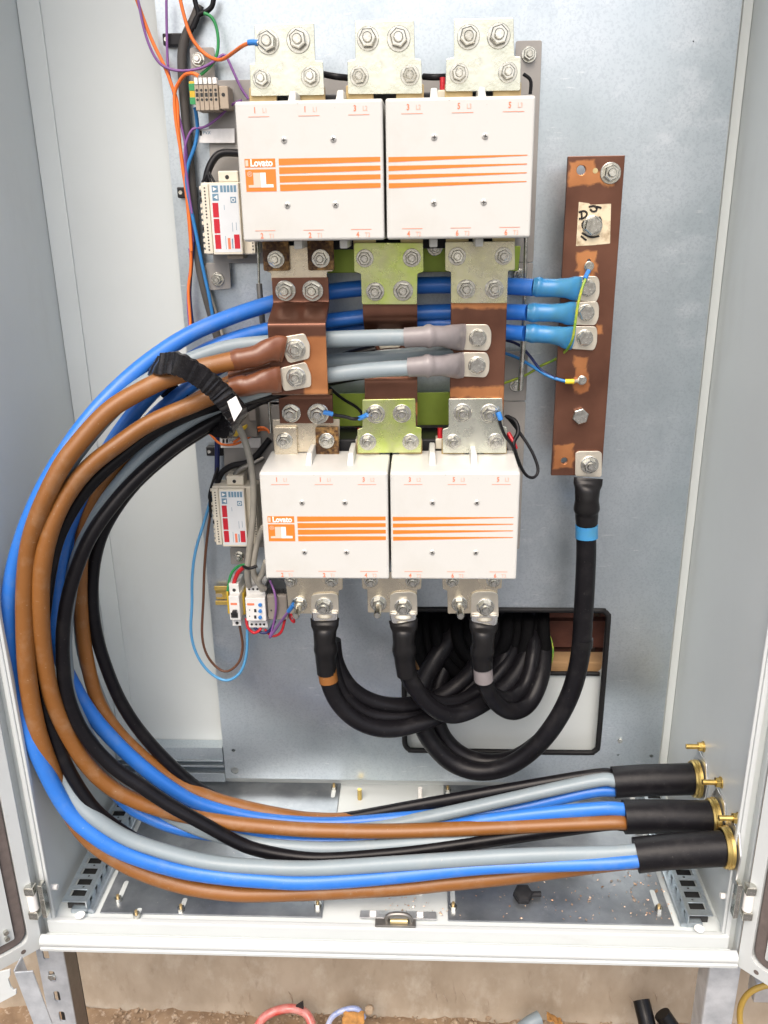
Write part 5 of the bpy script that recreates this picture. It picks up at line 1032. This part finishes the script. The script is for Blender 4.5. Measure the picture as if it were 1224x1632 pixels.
# ================================================================ LOOSE THINGS
# fallen plastic knob on the floor plate
K = atz(*z2('n', 95, 780), ZF+.004)
kn = empty('fallen_knob', K); tag(kn, 'black hexagonal knob with stub lying on the cabinet floor', 'knob')
bm = bmesh.new(); lathe(bm, [(.016, 0), (.0185, .003), (.0185, .014), (.015, .018), (.008, .019)], 6)
for v in bm.verts: v.co = Matrix.Rotation(math.radians(-70), 3, 'X') @ v.co + K + Vector((0, 0, .002))
from_bm(bm, 'knob_head', 'black_plastic', kn)
tube('knob_stub', [K+Vector((.012, .0, .008)), K+Vector((.022, 0, .008)), K+Vector((.034, .001, .008))], .0055, 'black_plastic', kn, n=2, sides=10)
# copper swarf
bm = bmesh.new()
for i in range(260):
    px = random.gauss(930, 110); py = random.uniform(1385, 1470)
    if i % 3 == 0: px = random.uniform(1010, 1090); py = random.uniform(1300, 1470)
    if i % 7 == 0: px = random.uniform(600, 720); py = random.uniform(1430, 1462)
    P = atz(px, py, ZF+.005)
    if not (LX+.07 < P.x < RX-.03 and YF+.02 < P.y < YB-.01): continue
    a = random.random()*6.28; l = random.uniform(.0008, .0032)*(1.8 if random.random() < .08 else 1); d = Vector((math.cos(a), math.sin(a), 0))*l; e = Vector((-d.y, d.x, 0))*random.uniform(.3, .8)
    up = Vector((0, 0, random.uniform(.0005, .002)))
    vs = [bm.verts.new(P-d), bm.verts.new(P+e), bm.verts.new(P+d+up), bm.verts.new(P-e+up*.5), bm.verts.new(P+up*1.3)]
    bm.faces.new((vs[0], vs[1], vs[4])); bm.faces.new((vs[1], vs[2], vs[4])); bm.faces.new((vs[2], vs[3], vs[4])); bm.faces.new((vs[3], vs[0], vs[4]))
sw = from_bm(bm, 'copper_swarf', 'swarf', None, (0, 0, ZF+.005)); tag(sw, 'scattered copper shavings on the cabinet floor', 'swarf', kind='stuff')
# rings of stripped plastic, offcuts and hose on the ground
def ring_px(name, pts, r, m, label, Y, cat='plastic strip'):
    o = tube(name, [at(x, y, Y+dy) for x, y, dy in pts], r, m, None, n=6, sides=10); return tag(o, label, cat)
YGd = YW-.06
ring_px('plastic_ring', [(408, 1640, -.02), (420, 1622, -.01), (440, 1611, 0), (465, 1607, 0), (488, 1615, 0), (498, 1634, -.02)], .011, 'red_film', 'red and clear curl of stripped plastic on the ground', YGd)
o = box('dark_offcut', (at(425, 1640, YGd-.02).x, YGd-.03, ZG+.005), (at(485, 1640, YGd-.02).x, YGd-.005, ZG+.05), 'black_plastic', None, b=.012); tag(o, 'dark offcut lying inside the red plastic curl', 'offcut')
ring_px('plastic_ring', [(520, 1640, -.02), (530, 1620, -.01), (550, 1609, 0), (570, 1608, 0), (580, 1622, 0)], .007, 'blue_film', 'blue and clear curl of stripped plastic on the ground', YGd)
o = plate('dark_shard', [(q.x, q.z) for q in (at(466, 1607, YGd), at(483, 1596, YGd), at(484, 1608, YGd))], YGd+.004, .006, 'black_plastic', None, 0); tag(o, 'small black pointed shard behind the red plastic curl', 'shard')
bm = bmesh.new(); bmesh.ops.create_icosphere(bm, subdivisions=2, radius=1)
c = at(589, 1609, YGd)
for v in bm.verts: n_ = 1+.25*noise.noise(v.co*2); v.co = Vector((c.x+v.co.x*.012*n_, c.y+v.co.y*.012*n_, c.z+v.co.z*.013*n_))
o = from_bm(bm, 'stone', 'pebble'); tag(o, 'small tan stone beside the blue plastic curl', 'stone')
bm = bmesh.new(); bmesh.ops.create_grid(bm, x_segments=8, y_segments=8, size=1); c = at(563, 1628, YGd-.02)
for v in bm.verts:
    rr_ = max(abs(v.co.x), abs(v.co.y)); k = 1-.3*abs(noise.noise(v.co*3)); v.co = Vector((c.x+v.co.x*.028*k, c.y+v.co.y*.015*k, c.z+.010*noise.noise(v.co*2)+v.co.y*.016))
o = from_bm(bm, 'dry_leaf', 'leaf_dry', smooth=True); m_ = o.modifiers.new('s', 'SOLIDIFY'); m_.thickness = .001; tag(o, 'curled brown dry leaf inside the blue plastic curl', 'leaf')
bm = bmesh.new(); bmesh.ops.create_grid(bm, x_segments=8, y_segments=8, size=1); c = at(884, 1625, YGd-.01)
for v in bm.verts: k = 1-.3*abs(noise.noise(v.co*3)); v.co = Vector((c.x+v.co.x*.020*k, c.y+v.co.y*.012*k, c.z-v.co.x*.012+.008*noise.noise(v.co*2)))
o = from_bm(bm, 'dry_leaf', 'leaf_dry', smooth=True); m_ = o.modifiers.new('s', 'SOLIDIFY'); m_.thickness = .001; tag(o, 'curled orange dry leaf next to the grey cable offcut', 'leaf')
o = tube('cable_offcut', [at(832, 1640, YGd-.02), at(845, 1630, YGd-.02), at(860, 1622, YGd-.01)], .017, 'grey_core', None, n=3, sides=14); tag(o, 'short grey cable offcut lying on the ground', 'offcut')
for L, lab in (([(1034, 1645, -.05), (1029, 1622, -.03), (1022, 1594, 0)], 'black cable offcut standing on the ground, taller of two'), ([(1075, 1645, -.05), (1066, 1632, -.04), (1055, 1616, -.03)], 'black cable offcut on the ground, shorter of two')):
    o = tube('cable_offcut', [at(x, y, YGd+d) for x, y, d in L], .0205, 'black_sleeve', None, n=4, sides=18); tag(o, lab, 'offcut', 'black cable offcuts')
    cpt = at(L[0][0], L[0][1]-8, YGd+L[0][2]-.02)
ho = tube('hose', [at(1240, 1568, -.30), at(1215, 1572, -.30), (at(1192, 1584, -.30)), at(1180, 1606, -.30), at(1180, 1634, -.30), at(1188, 1660, -.30)], .0058, 'hose_yellow', None, n=6, sides=12); tag(ho, 'yellow hose curving at the bottom right beside the leg', 'hose')
# galvanised stray steel at both lower corners
cs = empty('steel_channel', at(60, 1640, -.50)); tag(cs, 'bright galvanised steel channel standing at the lower left corner', 'steel channel')
a0 = at(38, 1548, -.50); a1 = at(80, 1660, -.50)
def beam(name, A, B, w, t, m, par, off=(0, 0, 0)):
    A, B = Vector(A)+Vector(off), Vector(B)+Vector(off); d = (B-A).normalized(); sx = Vector((1, 0, 0)); sx = (sx-d*sx.dot(d)).normalized(); sy = d.cross(sx)
    bm = bmesh.new(); vs = [bm.verts.new(P+sx*a*w/2+sy*b*t/2) for P in (A, B) for a, b in ((-1, -1), (1, -1), (1, 1), (-1, 1))]
    for f in ((0, 1, 2, 3), (7, 6, 5, 4), (0, 4, 5, 1), (1, 5, 6, 2), (2, 6, 7, 3), (3, 7, 4, 0)): bm.faces.new([vs[i] for i in f])
    o = from_bm(bm, name, m, par); return bev(o, .001)
beam('channel_face', a0, a1, .032, .003, 'spangle', cs)
beam('channel_web', a0, a1, .003, .03, 'spangle', cs, (-.018, .016, 0))
ex, ey = (at(20, 1560, -.505)-at(0, 1560, -.505)), 0
plate('notched_plate', [(q.x, q.z) for q in (at(-12, 1552, -.505), at(16, 1545, -.505), at(16, 1555, -.505), (at(13, 1560, -.505)), at(17, 1572, -.505), at(22, 1578, -.505), at(26, 1576, -.505), at(26, 1584, -.505), at(-12, 1604, -.505))], -.503, .003, 'frame_paint', cs, .001)
st = box('steel_offcut', (at(1200, 1560, -.1).x, -.12, at(1200, 1586, -.1).z), (at(1300, 1560, -.1).x, -.08, at(1200, 1556, -.1).z), 'spangle', None, b=.003); tag(st, 'galvanised steel rail lying behind the right door at lower right', 'steel rail')
